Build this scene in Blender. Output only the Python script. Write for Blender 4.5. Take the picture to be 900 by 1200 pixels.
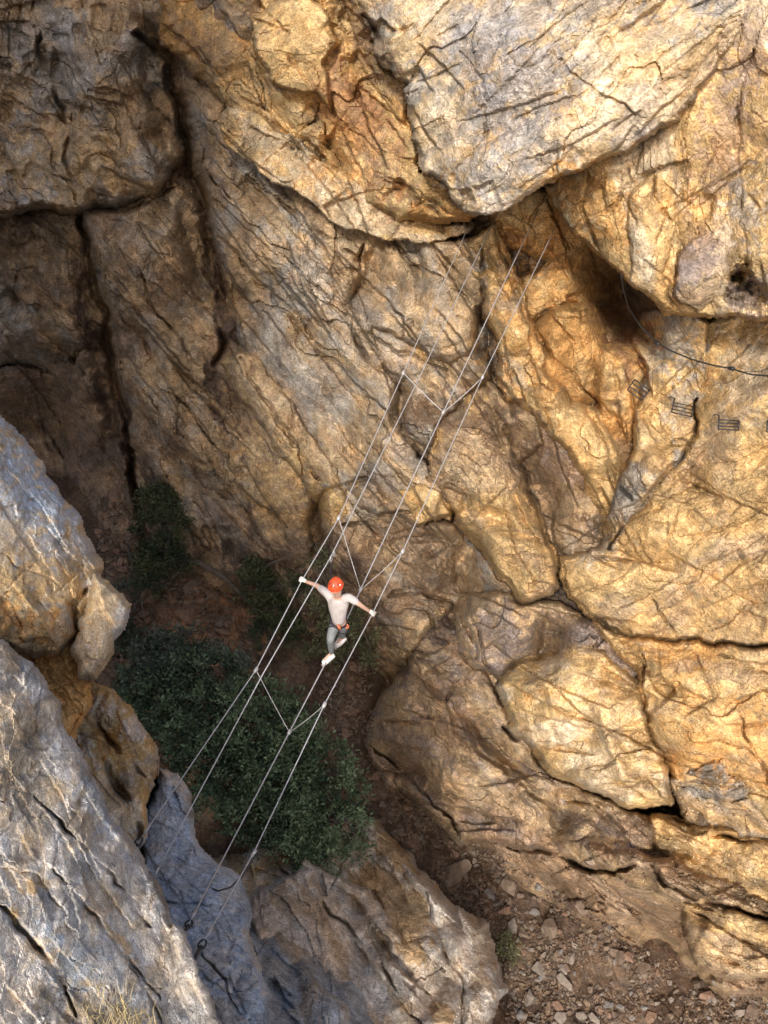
import bpy, bmesh, math, random
import numpy as np
from mathutils import Vector, Matrix
for o in list(bpy.data.objects): bpy.data.objects.remove(o)
S = bpy.context.scene
COL = S.collection
R = math.radians
# ------------------------------------------------------------------ camera, light
F = 1287.0; PITCH = R(42); CZ = 30.0
SP, CP = math.sin(PITCH), math.cos(PITCH)
cd = bpy.data.cameras.new('camera'); cam = bpy.data.objects.new('camera', cd); COL.objects.link(cam)
cam.location = (0, 0, CZ); cam.rotation_euler = (R(90) - PITCH, 0, 0)
cd.sensor_fit = 'VERTICAL'; cd.sensor_height = 36; cd.sensor_width = 27; cd.lens = 36 * F / 1200
cd.clip_end = 500; cd.clip_start = .1
S.camera = cam
S.cycles.max_bounces = 5; S.cycles.diffuse_bounces = 3; S.cycles.glossy_bounces = 1; S.cycles.transmission_bounces = 0
S.render.resolution_x = 768; S.render.resolution_y = 1024
SUN = Vector((-0.16, -0.70, 0.69)).normalized()      # towards the sun
W = bpy.data.worlds.new('World'); S.world = W; W.use_nodes = True
nt = W.node_tree; bg = nt.nodes['Background']
sky = nt.nodes.new('ShaderNodeTexSky'); sky.sky_type = 'NISHITA'; sky.sun_disc = False
sky.sun_elevation = math.asin(SUN.z); sky.sun_rotation = math.atan2(SUN.x, SUN.y)
nt.links.new(sky.outputs[0], bg.inputs[0]); sky.dust_density = 6; sky.air_density = .8; sky.ozone_density = .6
bg.inputs[1].default_value = 0.15
sl = bpy.data.lights.new('sun', 'SUN'); sl.energy = 2.3; sl.angle = R(5); sl.color = (1, .95, .88)
so = bpy.data.objects.new('sun', sl); COL.objects.link(so)
so.rotation_euler = SUN.to_track_quat('Z', 'Y').to_euler()
S.view_settings.view_transform = 'Standard'; S.view_settings.look = 'None'
S.view_settings.gamma = 1; S.view_settings.exposure = 0.48
S.view_settings.use_curve_mapping = False

# ------------------------------------------------------------------ helpers
def P(px, py, t):
    x = (px - 450) / F * t; y = -(py - 600) / F * t
    return Vector((x, y * SP + t * CP, CZ + y * CP - t * SP))
def Pn(px, py, t):
    x = (px - 450) / F * t; y = -(py - 600) / F * t
    return np.stack([x, y * SP + t * CP, CZ + y * CP - t * SP], -1)
def proj(v):
    d = Vector(v) - Vector((0, 0, CZ))
    t = d.y * CP - d.z * SP; y = d.y * SP + d.z * CP
    return 450 + d.x / t * F, 600 - y / t * F, t
def tag(o, label=None, cat=None, group=None, kind=None):
    if label: o['label'] = label
    if cat: o['category'] = cat
    if group: o['group'] = group
    if kind: o['kind'] = kind
    return o
def empty(name, loc, label, cat, group=None):
    o = bpy.data.objects.new(name, None); COL.objects.link(o); o.location = loc
    o.empty_display_size = .2
    return tag(o, label, cat, group)
def link_mesh(name, me, mat, parent=None, smooth=True):
    o = bpy.data.objects.new(name, me); COL.objects.link(o)
    if mat and not me.materials: me.materials.append(mat)
    if parent:
        o.parent = parent
        o.matrix_parent_inverse = Matrix.Translation(-parent.location)
    if smooth:
        for p in me.polygons: p.use_smooth = True
    return o
def np_mesh(name, verts, quads, cols=None):
    me = bpy.data.meshes.new(name)
    n = len(verts); m = len(quads); k = quads.shape[1]
    me.vertices.add(n); me.vertices.foreach_set('co', verts.astype(np.float32).ravel())
    me.loops.add(m * k); me.loops.foreach_set('vertex_index', quads.astype(np.int32).ravel())
    me.polygons.add(m)
    me.polygons.foreach_set('loop_start', (np.arange(m) * k).astype(np.int32))
    me.polygons.foreach_set('loop_total', np.full(m, k, np.int32))
    me.polygons.foreach_set('use_smooth', np.ones(m, bool))
    me.update(calc_edges=True)
    if cols is not None:
        a = me.color_attributes.new('Col', 'FLOAT_COLOR', 'POINT')
        c = np.ones((n, 4), np.float32); c[:, :3] = cols
        a.data.foreach_set('color', c.ravel())
    return me

# ---- noise
def _h(ix, iy, s):
    n = (ix.astype(np.int64) * 374761393 + iy.astype(np.int64) * 668265263 + int(s) * 2147483647) & 0xffffffff
    n = ((n ^ (n >> 13)) * 1274126177) & 0xffffffff
    n = ((n ^ (n >> 16)) * 2246822519) & 0xffffffff
    return ((n ^ (n >> 15)) & 0xffffff) / float(0xffffff)
def vnoise(x, y, s=0):
    ix = np.floor(x); iy = np.floor(y); fx = x - ix; fy = y - iy
    u = fx * fx * fx * (fx * (fx * 6 - 15) + 10); v = fy * fy * fy * (fy * (fy * 6 - 15) + 10)
    def g(a, b):
        th = _h(ix + a, iy + b, s) * 6.2832
        return np.cos(th) * (fx - a) + np.sin(th) * (fy - b)
    a = g(0, 0); b = g(1, 0); c = g(0, 1); d = g(1, 1)
    return (a + (b - a) * u + (c - a) * v + (a - b - c + d) * u * v) * 1.5
def fbm(x, y, s=0, o=4, g=.5):
    r = 0; a = 1; tot = 0
    for i in range(o):
        r = r + a * vnoise(x, y, s + i * 17); tot += a; a *= g; x = x * 2.03 + 5.1; y = y * 2.03 + 1.7
    return r
def ridged(x, y, s=0, o=4):
    r = 0; a = 1
    for i in range(o):
        r = r + a * (1 - np.abs(vnoise(x, y, s + i * 13)) * 2); a *= .5; x = x * 2.1 + 3.3; y = y * 2.1 + 8.1
    return r / 1.9
def facets(x, y, s=0, tilt=1.0, off=.5):
    """angular faces: every cell is a tilted plane of its own; returns height and F2-F1"""
    ix = np.floor(x); iy = np.floor(y)
    d1 = np.full(x.shape, 9.); d2 = np.full(x.shape, 9.); hh = np.zeros(x.shape)
    for a in (-1, 0, 1):
        for b in (-1, 0, 1):
            cx = ix + a; cy = iy + b
            jx = cx + .1 + .8 * _h(cx, cy, s + 1); jy = cy + .1 + .8 * _h(cx, cy, s + 2)
            dx = x - jx; dy = y - jy; d = dx * dx + dy * dy
            th = _h(cx, cy, s + 3) * 6.2832; m = _h(cx, cy, s + 4) * tilt
            h = (np.cos(th) * dx + np.sin(th) * dy) * m + (_h(cx, cy, s + 5) - .5) * off
            n = d < d1
            d2 = np.where(n, d1, np.minimum(d2, d)); hh = np.where(n, h, hh); d1 = np.where(n, d, d1)
    return hh, np.sqrt(d2) - np.sqrt(d1)
def tri(x, y, s=0):
    """continuous flat triangular faces with sharp creases between them"""
    k = (x + y) * .3660254; a = x + k; b = y + k
    a = a + vnoise(x * .8, y * .8, s + 51) * .5; b = b + vnoise(x * .8, y * .8, s + 52) * .5
    ia = np.floor(a); ib = np.floor(b); fa = a - ia; fb = b - ib
    h00 = _h(ia, ib, s); h11 = _h(ia + 1, ib + 1, s); h10 = _h(ia + 1, ib, s); h01 = _h(ia, ib + 1, s)
    return np.where(fa > fb, h00 * (1 - fa) + h10 * (fa - fb) + h11 * fb, h00 * (1 - fb) + h01 * (fb - fa) + h11 * fa) - .5
def ledges(x, y, s=0, w=.8):
    """overlapping layers: slow rise, abrupt drop across y"""
    q = y + fbm(x * .35, y * .35, s, 3) * w
    k = np.floor(q); f = q - k
    amp = .35 + .65 * _h(k, np.floor(x * .12 + _h(k, k, s) * 9), s + 9)
    return (f ** 1.3 - .5) * np.clip((1 - f) / .12, 0, 1) * amp

def polydist(px, py, poly):
    poly = np.array(poly, float); n = len(poly)
    d = np.full(px.shape, 1e9); ins = np.zeros(px.shape, bool)
    for i in range(n):
        ax, ay = poly[i]; bx, by = poly[(i + 1) % n]
        ex = bx - ax; ey = by - ay
        h = np.clip(((px - ax) * ex + (py - ay) * ey) / (ex * ex + ey * ey + 1e-9), 0, 1)
        d = np.minimum(d, (px - ax - ex * h) ** 2 + (py - ay - ey * h) ** 2)
        c = ((ay > py) != (by > py)) & (px < (bx - ax) * (py - ay) / (by - ay + 1e-9) + ax)
        ins ^= c
    d = np.sqrt(d)
    return np.where(ins, d, -d)
def linedist(px, py, pts):
    d = np.full(px.shape, 1e9); fr = np.zeros(px.shape); n = len(pts) - 1
    sd = np.zeros(px.shape)
    for i in range(n):
        ax, ay = pts[i]; bx, by = pts[i + 1]; ex = bx - ax; ey = by - ay
        h = np.clip(((px - ax) * ex + (py - ay) * ey) / (ex * ex + ey * ey + 1e-9), 0, 1)
        q = (px - ax - ex * h) ** 2 + (py - ay - ey * h) ** 2
        m = q < d
        L = math.hypot(ex, ey)
        sd = np.where(m, ((px - ax) * ey - (py - ay) * ex) / L, sd)
        fr = np.where(m, (i + h) / n, fr); d = np.where(m, q, d)
    return np.sqrt(d), fr, sd

# ---- rock colours (albedo)
OCH = np.array([.56, .39, .19]); ORA = np.array([.52, .31, .125]); BRN = np.array([.29, .205, .135])
GRY = np.array([.35, .31, .26]); PAL = np.array([.62, .50, .34]); BLU = np.array([.33, .38, .44])  # BLU: limestone grey with the blue of skylit shade mixed in
DRK = np.array([.15, .11, .085]); TAN = np.array([.42, .31, .19]); PUR = np.array([.29, .235, .205])
LIM = np.array([.55, .525, .49]); WHT = np.array([.66, .60, .52]); RED = np.array([.30, .165, .09])

EK = .72
def compose(X, Y, base, plates, warp=5., seed=0, grow=2.2):
    """nearest of many rounded rock bodies, each with its own outline, tilt, grain and colour"""
    wx = fbm(X / 42, Y / 42, seed + 1, 4) * warp * 1.6 + fbm(X / 11, Y / 11, seed + 3, 2) * warp * .22
    wy = fbm(X / 42, Y / 42, seed + 2, 4) * warp * 1.6 + fbm(X / 11, Y / 11, seed + 4, 2) * warp * .22
    Xw = X + wx; Yw = Y + wy
    T = np.full(X.shape, 1e6); C = np.zeros(X.shape + (3,)); M = np.zeros(X.shape, bool)
    for i, p in enumerate(plates):
        poly = p['poly']
        if poly is None:
            sel = np.ones(X.shape, bool)
        else:
            a = np.array(poly)
            sel = (X > a[:, 0].min() - 14) & (X < a[:, 0].max() + 14) & (Y > a[:, 1].min() - 14) & (Y < a[:, 1].max() + 14)
        if not sel.any(): continue
        x = X[sel]; y = Y[sel]; b = base[sel]
        if poly is None: d = np.full(x.shape, 999.); cx = 450; cy = 600
        else:
            d = polydist(Xw[sel], Yw[sel], poly) + grow; cx, cy = a.mean(0)
        r = p.get('r', 16.) * .62; e = p.get('e', 1.5) * EK; RR = p.get('R', 60.); bl = p.get('b', .8) * .65
        q = np.clip(d / r, 0, 1)
        prof = e * (1 - np.sqrt(np.clip(1 - (1 - q) ** 2, 0, 1)))
        bq = np.clip(d / RR, 0, 1)
        t = b - p.get('o', 0.) - p.get('gx', 0.) * (x - cx) / 100 - p.get('gy', 0.) * (y - cy) / 100 + prof - bl * (1 - (1 - bq) ** 2)
        # grain in metres on the wall
        ang = R(p.get('ang', 55)); sc = b / F * p.get('sc', 1.)
        um = (x - 450) * sc; vm = (y - 600) * sc
        u = um * math.cos(ang) + vm * math.sin(ang); v = -um * math.sin(ang) + vm * math.cos(ang)
        s = seed + 31 * (i + 1); A = p.get('det', 1.)
        w1 = fbm(u * .5, v * .5, s + 3, 3); w2 = fbm(v * .5, u * .5, s + 4, 3)
        w3 = fbm(u * 2.1, v * 2.1, s + 13, 3); w4 = fbm(v * 2.1, u * 2.1, s + 14, 3)
        st = p.get('str', 1.8); wu = u + w1 * .5; wv = v + w2 * .5
        t1 = tri((u + w1 * .5) / (3.2 * st), (v + w2 * .5) / 3.0, s + 61)
        t2 = tri((u + w1 * .4 + w3 * .1) / (1.3 * st), (v + w2 * .4 + w4 * .1) / 1.2, s + 62)
        t3 = tri((wu * .92 + wv * .39 + w3 * .10) / (.55 * st), (wv * .92 - wu * .39 + w4 * .10) / .5, s + 63)
        t4 = tri((wu + w3 * .08) / (.22 * st), (wv + w4 * .08) / .2, s + 64)
        f1, g1 = facets((u + w1 * .7) / (2.6 * st), (v + w2 * .7) / 1.7, s, .5, .8)
        f2, g2 = facets((wu + w3 * .12) / (.9 * st) + 9, (wv + w4 * .12) / .7, s + 7, .5, .8)
        f3, g3 = facets((wu * .94 + wv * .3 + w3 * .1) / (.30 * st) + 4, (wv * .94 - wu * .3 + w4 * .1) / .26, s + 11, .6, .7)
        lg = ledges(wu / 2.8, wv / 1.2, s + 5, .7)
        lg2 = ledges(wu / 1.3 + 7, (wv + w3 * .1) / .42, s + 6, .6)
        q1 = v / .95 + w1 * .35; q2 = v / .34 + w3 * .12; bg_ = np.clip(.2 + 2.2 * fbm(u * .3 + 3, v * .5, s + 41, 2), 0, 1) * p.get('bed', .5)
        k1 = np.floor(q1); k2 = np.floor(q2)
        bed = ((q1 - k1) - .5) * .30 * (.3 + .7 * _h(k1, np.floor(u / 3.5 + k1 * .37), s + 42)) + ((q2 - k2) - .5) * .10 * _h(k2, np.floor(u / 1.4 + k2 * .37), s + 43)
        am = np.clip(.45 + 1.5 * fbm(u * .25, v * .25, s + 8, 3), .03, 1.5)      # rough and smooth areas
        am2 = np.clip(.45 + 1.5 * fbm(u * .5, v * .5, s + 18, 3), .05, 1.5)
        lk = p.get('led', 1.)
        t -= A * (fbm(u * .22, v * .22, s + 9, 2) * .5 + t1 * 1.5 + t2 * .98 + t3 * .26 * (am2 + .25) + t4 * .085 * (am2 + .25)
                  + f1 * .42 + f2 * .26 * am + f3 * .085 * am2 + bed * bg_
                  + lg * .12 * lk * am2 + lg2 * .06 * am * lk + fbm(u * 5, v * 5, s + 10, 3) * .022 * (am + .3))
        t += A * (.10 * np.exp(-(g1 / .022) ** 2) * (w3 > .05) + .05 * np.exp(-(g2 / .035) ** 2) * (am > .6))
        # colour
        c1 = p.get('c', TAN); c2 = p.get('c2', GRY); c3 = p.get('c3', BRN)
        n = fbm(u * .35, v * .6, s + 20, 5, .6); k = np.clip((n + p.get('mix', -.05)) * 3.2, 0, 1)[:, None]
        col = c1 * (1 - k) + c2 * k
        n = fbm(u * .9 + 7, v * 1.7, s + 21, 5, .65); k = np.clip((n - .12) * 3.0, 0, 1)[:, None] * .6
        col = col * (1 - k) + c3 * k
        tone = f3 * .14 + f2 * .16 + t3 * .15
        col = col * (1 + .34 * fbm(u * 1.2, v * 1.2, s + 22, 4)[:, None] + tone[:, None])
        good = (d > 0) & (t < T[sel])
        Ts = T[sel]; Ts[good] = t[good]; T[sel] = Ts
        Cs = C[sel]; Cs[good] = col[good]; C[sel] = Cs
        Ms = M[sel]; Ms |= d > 0; M[sel] = Ms
    return T, C, M, Xw, Yw

def cracks(T, Xw, Yw, lst):
    for pts, w, dep in lst:
        a = np.array(pts)
        sel = (Xw > a[:, 0].min() - 40) & (Xw < a[:, 0].max() + 40) & (Yw > a[:, 1].min() - 40) & (Yw < a[:, 1].max() + 40)
        if not sel.any(): continue
        d, fr, sd = linedist(Xw[sel], Yw[sel], pts)
        ww = w * (.35 + .65 * np.sin(np.clip(fr, 0, 1) * math.pi) ** .5)
        ww = np.maximum(ww, .6)
        var = np.clip(.6 + 1.3 * vnoise(Xw[sel] / 35, Yw[sel] / 35, 99), .1, 1.25) if w < 8 else 1.35
        T[sel] += dep * .62 * var * np.exp(-(d / (ww * .75)) ** 2)
def fractures(T, X, Y, n, box, ang, spread, seed, h=.3, lmin=40, lmax=190, mask=None):
    """straight joints: on one side of each the rock stands a little proud"""
    q = random.Random(seed)
    for i in range(n):
        cx, cy = q.uniform(box[0], box[2]), q.uniform(box[1], box[3]); a = R(ang + q.gauss(0, spread)); L = q.uniform(lmin, lmax) * (.5 if q.random() < .4 else 1)
        if mask is not None and not mask(cx, cy): continue
        sel = (np.abs(X - cx) < L * .6 + 40) & (np.abs(Y - cy) < L * .6 + 40)
        x = X[sel] - cx; y = Y[sel] - cy
        kink = q.uniform(-.12, .12)
        u = x * math.cos(a) + y * math.sin(a); v = -x * math.sin(a) + y * math.cos(a) + kink * np.abs(u) + vnoise(x / 9, y / 9, i + seed) * 1.6
        e = np.clip((L / 2 - np.abs(u)) / (L * .18), 0, 1); W_ = q.uniform(14, 38); sg = 1 if q.random() < .75 else -1
        side = np.clip(v * sg / 1.1, 0, 1) * np.exp(-np.maximum(v * sg, 0) / W_)
        T[sel] += e * h * q.uniform(.35, 1.2) * (side + .35 * np.exp(-(v / .9) ** 2))
def dents(T, X, Y, lst):
    for cx, cy, rx, ry, an, dep in lst:
        c, s = math.cos(R(an)), math.sin(R(an))
        x = (X - cx) * c + (Y - cy) * s; y = -(X - cx) * s + (Y - cy) * c
        T += dep * np.exp(-((x / rx) ** 2 + (y / ry) ** 2))
def veins(C, X, Y, lst, col, k=.7):
    for pts, w in lst:
        d, fr, sd = linedist(X, Y, pts)
        m = (np.exp(-(d / w) ** 2) * np.clip(.6 + 1.6 * vnoise(X / 12, Y / 12, 5), 0, 1) * k)[..., None]
        C[...] = C * (1 - m) + col * m
def stains_and_shading(C, X, Y, lst, seed=0):  # tinted patches
    n = fbm(X / 14, Y / 14, seed + 71, 4, .6)
    for cx, cy, rx, ry, an, col, k in lst:
        c, s = math.cos(R(an)), math.sin(R(an))
        x = (X - cx) * c + (Y - cy) * s; y = -(X - cx) * s + (Y - cy) * c
        q = np.sqrt((x / rx) ** 2 + (y / ry) ** 2)
        m = (np.clip((1.0 - q + n * .9) * 2.2, 0, 1) * k)[..., None]
        C[...] = C * (1 - m) + np.array(col) * m * (1 + .3 * n[..., None])
def axis(a0, a, b, b1, step, g=1.09):
    mid = list(np.arange(a, b + step, step)); lo = []; s = step; v = a
    while v > a0: s *= g; v -= s; lo.append(v)
    hi = []; s = step; v = mid[-1]
    while v < b1: s *= g; v += s; hi.append(v)
    return np.array(lo[::-1] + mid + hi)
def grid_faces(ny, nx, M=None):
    i = np.arange(ny * nx).reshape(ny, nx)
    q = np.stack([i[:-1, :-1], i[1:, :-1], i[1:, 1:], i[:-1, 1:]], -1)
    if M is not None:
        k = M[:-1, :-1] & M[1:, :-1] & M[1:, 1:] & M[:-1, 1:]
        q = q[k]
    return q.reshape(-1, 4)
def relief(name, X, Y, T, C, M, mat, mode=None, depth=4., label=None):
    V = Pn(X, Y, T).reshape(-1, 3); Q = grid_faces(X.shape[0], X.shape[1], M); c = np.clip(C.reshape(-1, 3), .02, .85)
    used = np.unique(Q); mp = np.full(len(V), -1); mp[used] = np.arange(len(used))
    V = V[used]; c = c[used]; Q = mp[Q]
    mode = mode and 'back'
    if mode:                                         # give the body its sides
        E = np.concatenate([Q[:, [0, 1]], Q[:, [1, 2]], Q[:, [2, 3]], Q[:, [3, 0]]])
        key = np.sort(E, 1); kk = key[:, 0].astype(np.int64) * len(V) + key[:, 1]
        u, inv, cnt = np.unique(kk, return_inverse=True, return_counts=True)
        B = E[cnt[inv] == 1]
        bv = np.unique(B); m2 = np.full(len(V), -1); n0 = len(V)
        steps = 22; prev = np.arange(len(V)); vc = V[bv].mean(0); r0 = V[bv].copy()
        for k in range(1, steps + 1):
            W0 = V[bv].copy()
            if mode == 'down': W0[:, 2] -= depth * k / steps; W0[:, 1] -= .02 * k
            else:
                dr = W0 - np.array([0, 0, CZ]); dr /= np.linalg.norm(dr, axis=1)[:, None]
                f = k / steps
                W0 += dr * depth * f
                inw = vc - r0; inw -= dr * (inw * dr).sum(1)[:, None]; ln_ = np.linalg.norm(inw, axis=1)[:, None]; inw /= np.maximum(ln_, .01)
                a_ = W0[:, 0] * 1.1 + W0[:, 2] * .8; b_ = W0[:, 1] * 1.1 - W0[:, 2] * .7
                W0 += inw * np.clip(.55 * f ** .8 * depth * .16 + (tri(a_, b_, 8)[:, None] * .7 + tri(a_ * 3, b_ * 3, 9)[:, None] * .25) * min(1, f * 4), 0, .3 * ln_)
            cur = np.full(n0, -1); cur[bv] = len(V) + np.arange(len(bv))
            V = np.concatenate([V, W0]); c = np.concatenate([c, c[bv] * (1 + .5 * fbm(W0[:, 0] * 2 + W0[:, 2], W0[:, 1] * 2, 31, 4)[:, None])])
            Q = np.concatenate([Q, np.stack([B[:, 1] if k == 1 else prev[B[:, 1]], B[:, 0] if k == 1 else prev[B[:, 0]], cur[B[:, 0]], cur[B[:, 1]]], -1)])
            prev = cur
    me = np_mesh(name, V, Q, c)
    me.polygons.foreach_set('use_smooth', np.zeros(len(Q), bool))
    o = link_mesh(name, me, mat, None, False)
    return tag(o, label, None, None, 'structure')

# ------------------------------------------------------------------ materials
def mat_new(name):
    m = bpy.data.materials.new(name); m.use_nodes = True
    return m, m.node_tree, m.node_tree.nodes, m.node_tree.links, m.node_tree.nodes['Principled BSDF']
def rock_mat(name, s=1., bump=.5, sat=1.):
    m, t, N, L, b = mat_new(name)
    b.inputs['Roughness'].default_value = 1.; b.inputs['Specular IOR Level'].default_value = .08
    at = N.new('ShaderNodeVertexColor'); at.layer_name = 'Col'
    tc = N.new('ShaderNodeTexCoord')
    mp = N.new('ShaderNodeMapping'); L.new(tc.outputs['Object'], mp.inputs[0])
    mp.inputs['Rotation'].default_value = (.5, .7, .4); mp.inputs['Scale'].default_value = (1, 1, 1.4)
    wn = N.new('ShaderNodeTexNoise'); wn.inputs['Scale'].default_value = 1.1 * s; wn.inputs['Detail'].default_value = 4
    L.new(mp.outputs[0], wn.inputs[0])
    wm = N.new('ShaderNodeVectorMath'); wm.operation = 'MULTIPLY_ADD'
    wm.inputs[1].default_value = (.22 / s,) * 3; L.new(wn.outputs['Color'], wm.inputs[0]); L.new(mp.outputs[0], wm.inputs[2])
    def noise(sc, d, ro=.6, vec=wm):
        n = N.new('ShaderNodeTexNoise'); n.inputs['Scale'].default_value = sc; n.inputs['Detail'].default_value = d
        n.inputs['Roughness'].default_value = ro; L.new(vec.outputs[0], n.inputs[0]); return n
    def ramp(src, a, ca, bb, cb):
        r = N.new('ShaderNodeValToRGB'); r.color_ramp.elements[0].position = a; r.color_ramp.elements[1].position = bb
        r.color_ramp.elements[0].color = (ca, ca, ca, 1); r.color_ramp.elements[1].color = (cb, cb, cb, 1)
        L.new(src, r.inputs[0]); return r
    n1 = noise(3.2 * s, 5, .66); n3 = noise(17 * s, 3, .65)
    def mul(a, bcol, fac=1., mode='MULTIPLY'):
        x = N.new('ShaderNodeMix'); x.data_type = 'RGBA'; x.blend_type = mode; x.inputs[0].default_value = fac
        L.new(a, x.inputs[6]); L.new(bcol, x.inputs[7]); return x.outputs[2]
    r1 = ramp(n1.outputs[0], .33, .62, .68, 1.38); r2 = ramp(n3.outputs[0], .34, .52, .62, 1.30)
    c = mul(at.outputs[0], r1.outputs[0]); c = mul(c, r2.outputs[0], .8)
    # hue drift: rusty and grey mineral patches
    nh = wn
    rh = N.new('ShaderNodeValToRGB'); rh.color_ramp.elements[0].position = .38; rh.color_ramp.elements[1].position = .62
    rh.color_ramp.elements[0].color = (1.12, .97, .80, 1); rh.color_ramp.elements[1].color = (.90, 1.0, 1.16, 1)
    L.new(nh.outputs[0], rh.inputs[0]); c = mul(c, rh.outputs[0], .4)
    # hairline cracks: thin dark lines
    v = N.new('ShaderNodeTexVoronoi'); v.feature = 'DISTANCE_TO_EDGE'; v.inputs['Scale'].default_value = 1.5 * s
    wn2 = wn; wv = N.new('ShaderNodeVectorMath'); wv.operation = 'MULTIPLY_ADD'
    wv.inputs[1].default_value = (.35 / s,) * 3; L.new(wn2.outputs['Color'], wv.inputs[0]); L.new(wm.outputs[0], wv.inputs[2])
    L.new(wv.outputs[0], v.inputs[0])
    rv = ramp(v.outputs['Distance'], .0, .30, .02, 1.)
    gate = ramp(n1.outputs[0], .46, 0, .54, 1)
    x = N.new('ShaderNodeMix'); x.data_type = 'RGBA'; x.blend_type = 'MULTIPLY'
    L.new(gate.outputs[0], x.inputs[0]); L.new(c, x.inputs[6]); L.new(rv.outputs[0], x.inputs[7]); c = x.outputs[2]
    hs = N.new('ShaderNodeHueSaturation'); hs.inputs['Saturation'].default_value = sat; L.new(c, hs.inputs['Color'])
    L.new(hs.outputs[0], b.inputs['Base Color'])
    # bump stack
    v2 = N.new('ShaderNodeTexVoronoi'); v2.inputs['Scale'].default_value = 5.5 * s; L.new(wv.outputs[0], v2.inputs[0])
    def m1(a, k, bsrc=None):
        q = N.new('ShaderNodeMath'); q.operation = 'MULTIPLY_ADD' if bsrc else 'MULTIPLY'; q.inputs[1].default_value = k
        L.new(a, q.inputs[0])
        if bsrc: L.new(bsrc, q.inputs[2])
        return q.outputs[0]
    h = m1(n1.outputs[0], .35); h = m1(v2.outputs['Distance'], -.2, h)
    h = m1(n3.outputs[0], .55, h)
    bp = N.new('ShaderNodeBump'); bp.inputs['Strength'].default_value = bump; bp.inputs['Distance'].default_value = .16 / s
    L.new(h, bp.inputs['Height']); L.new(bp.outputs[0], b.inputs['Normal'])
    return m
ROCK = rock_mat('weathered_cliff_rock', 1.15, .6)
ROCKF = rock_mat('grey_limestone', 3.4, .7, 1.)
def simple(name, col, rough=.6, metal=0., var=.15, sc=20, bump=0.):
    m, t, N, L, b = mat_new(name)
    tc = N.new('ShaderNodeTexCoord'); n = N.new('ShaderNodeTexNoise'); n.inputs['Scale'].default_value = sc; n.inputs['Detail'].default_value = 4
    L.new(tc.outputs['Object'], n.inputs[0])
    r = N.new('ShaderNodeValToRGB'); r.color_ramp.elements[0].position = .3; r.color_ramp.elements[1].position = .7
    r.color_ramp.elements[0].color = tuple(c * (1 - var) for c in col) + (1,); r.color_ramp.elements[1].color = tuple(min(1, c * (1 + var)) for c in col) + (1,)
    L.new(n.outputs[0], r.inputs[0]); L.new(r.outputs[0], b.inputs['Base Color'])
    b.inputs['Roughness'].default_value = rough; b.inputs['Metallic'].default_value = metal
    if bump:
        bp = N.new('ShaderNodeBump'); bp.inputs['Strength'].default_value = bump; bp.inputs['Distance'].default_value = .02
        L.new(n.outputs[0], bp.inputs['Height']); L.new(bp.outputs[0], b.inputs['Normal'])
    return m

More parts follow.
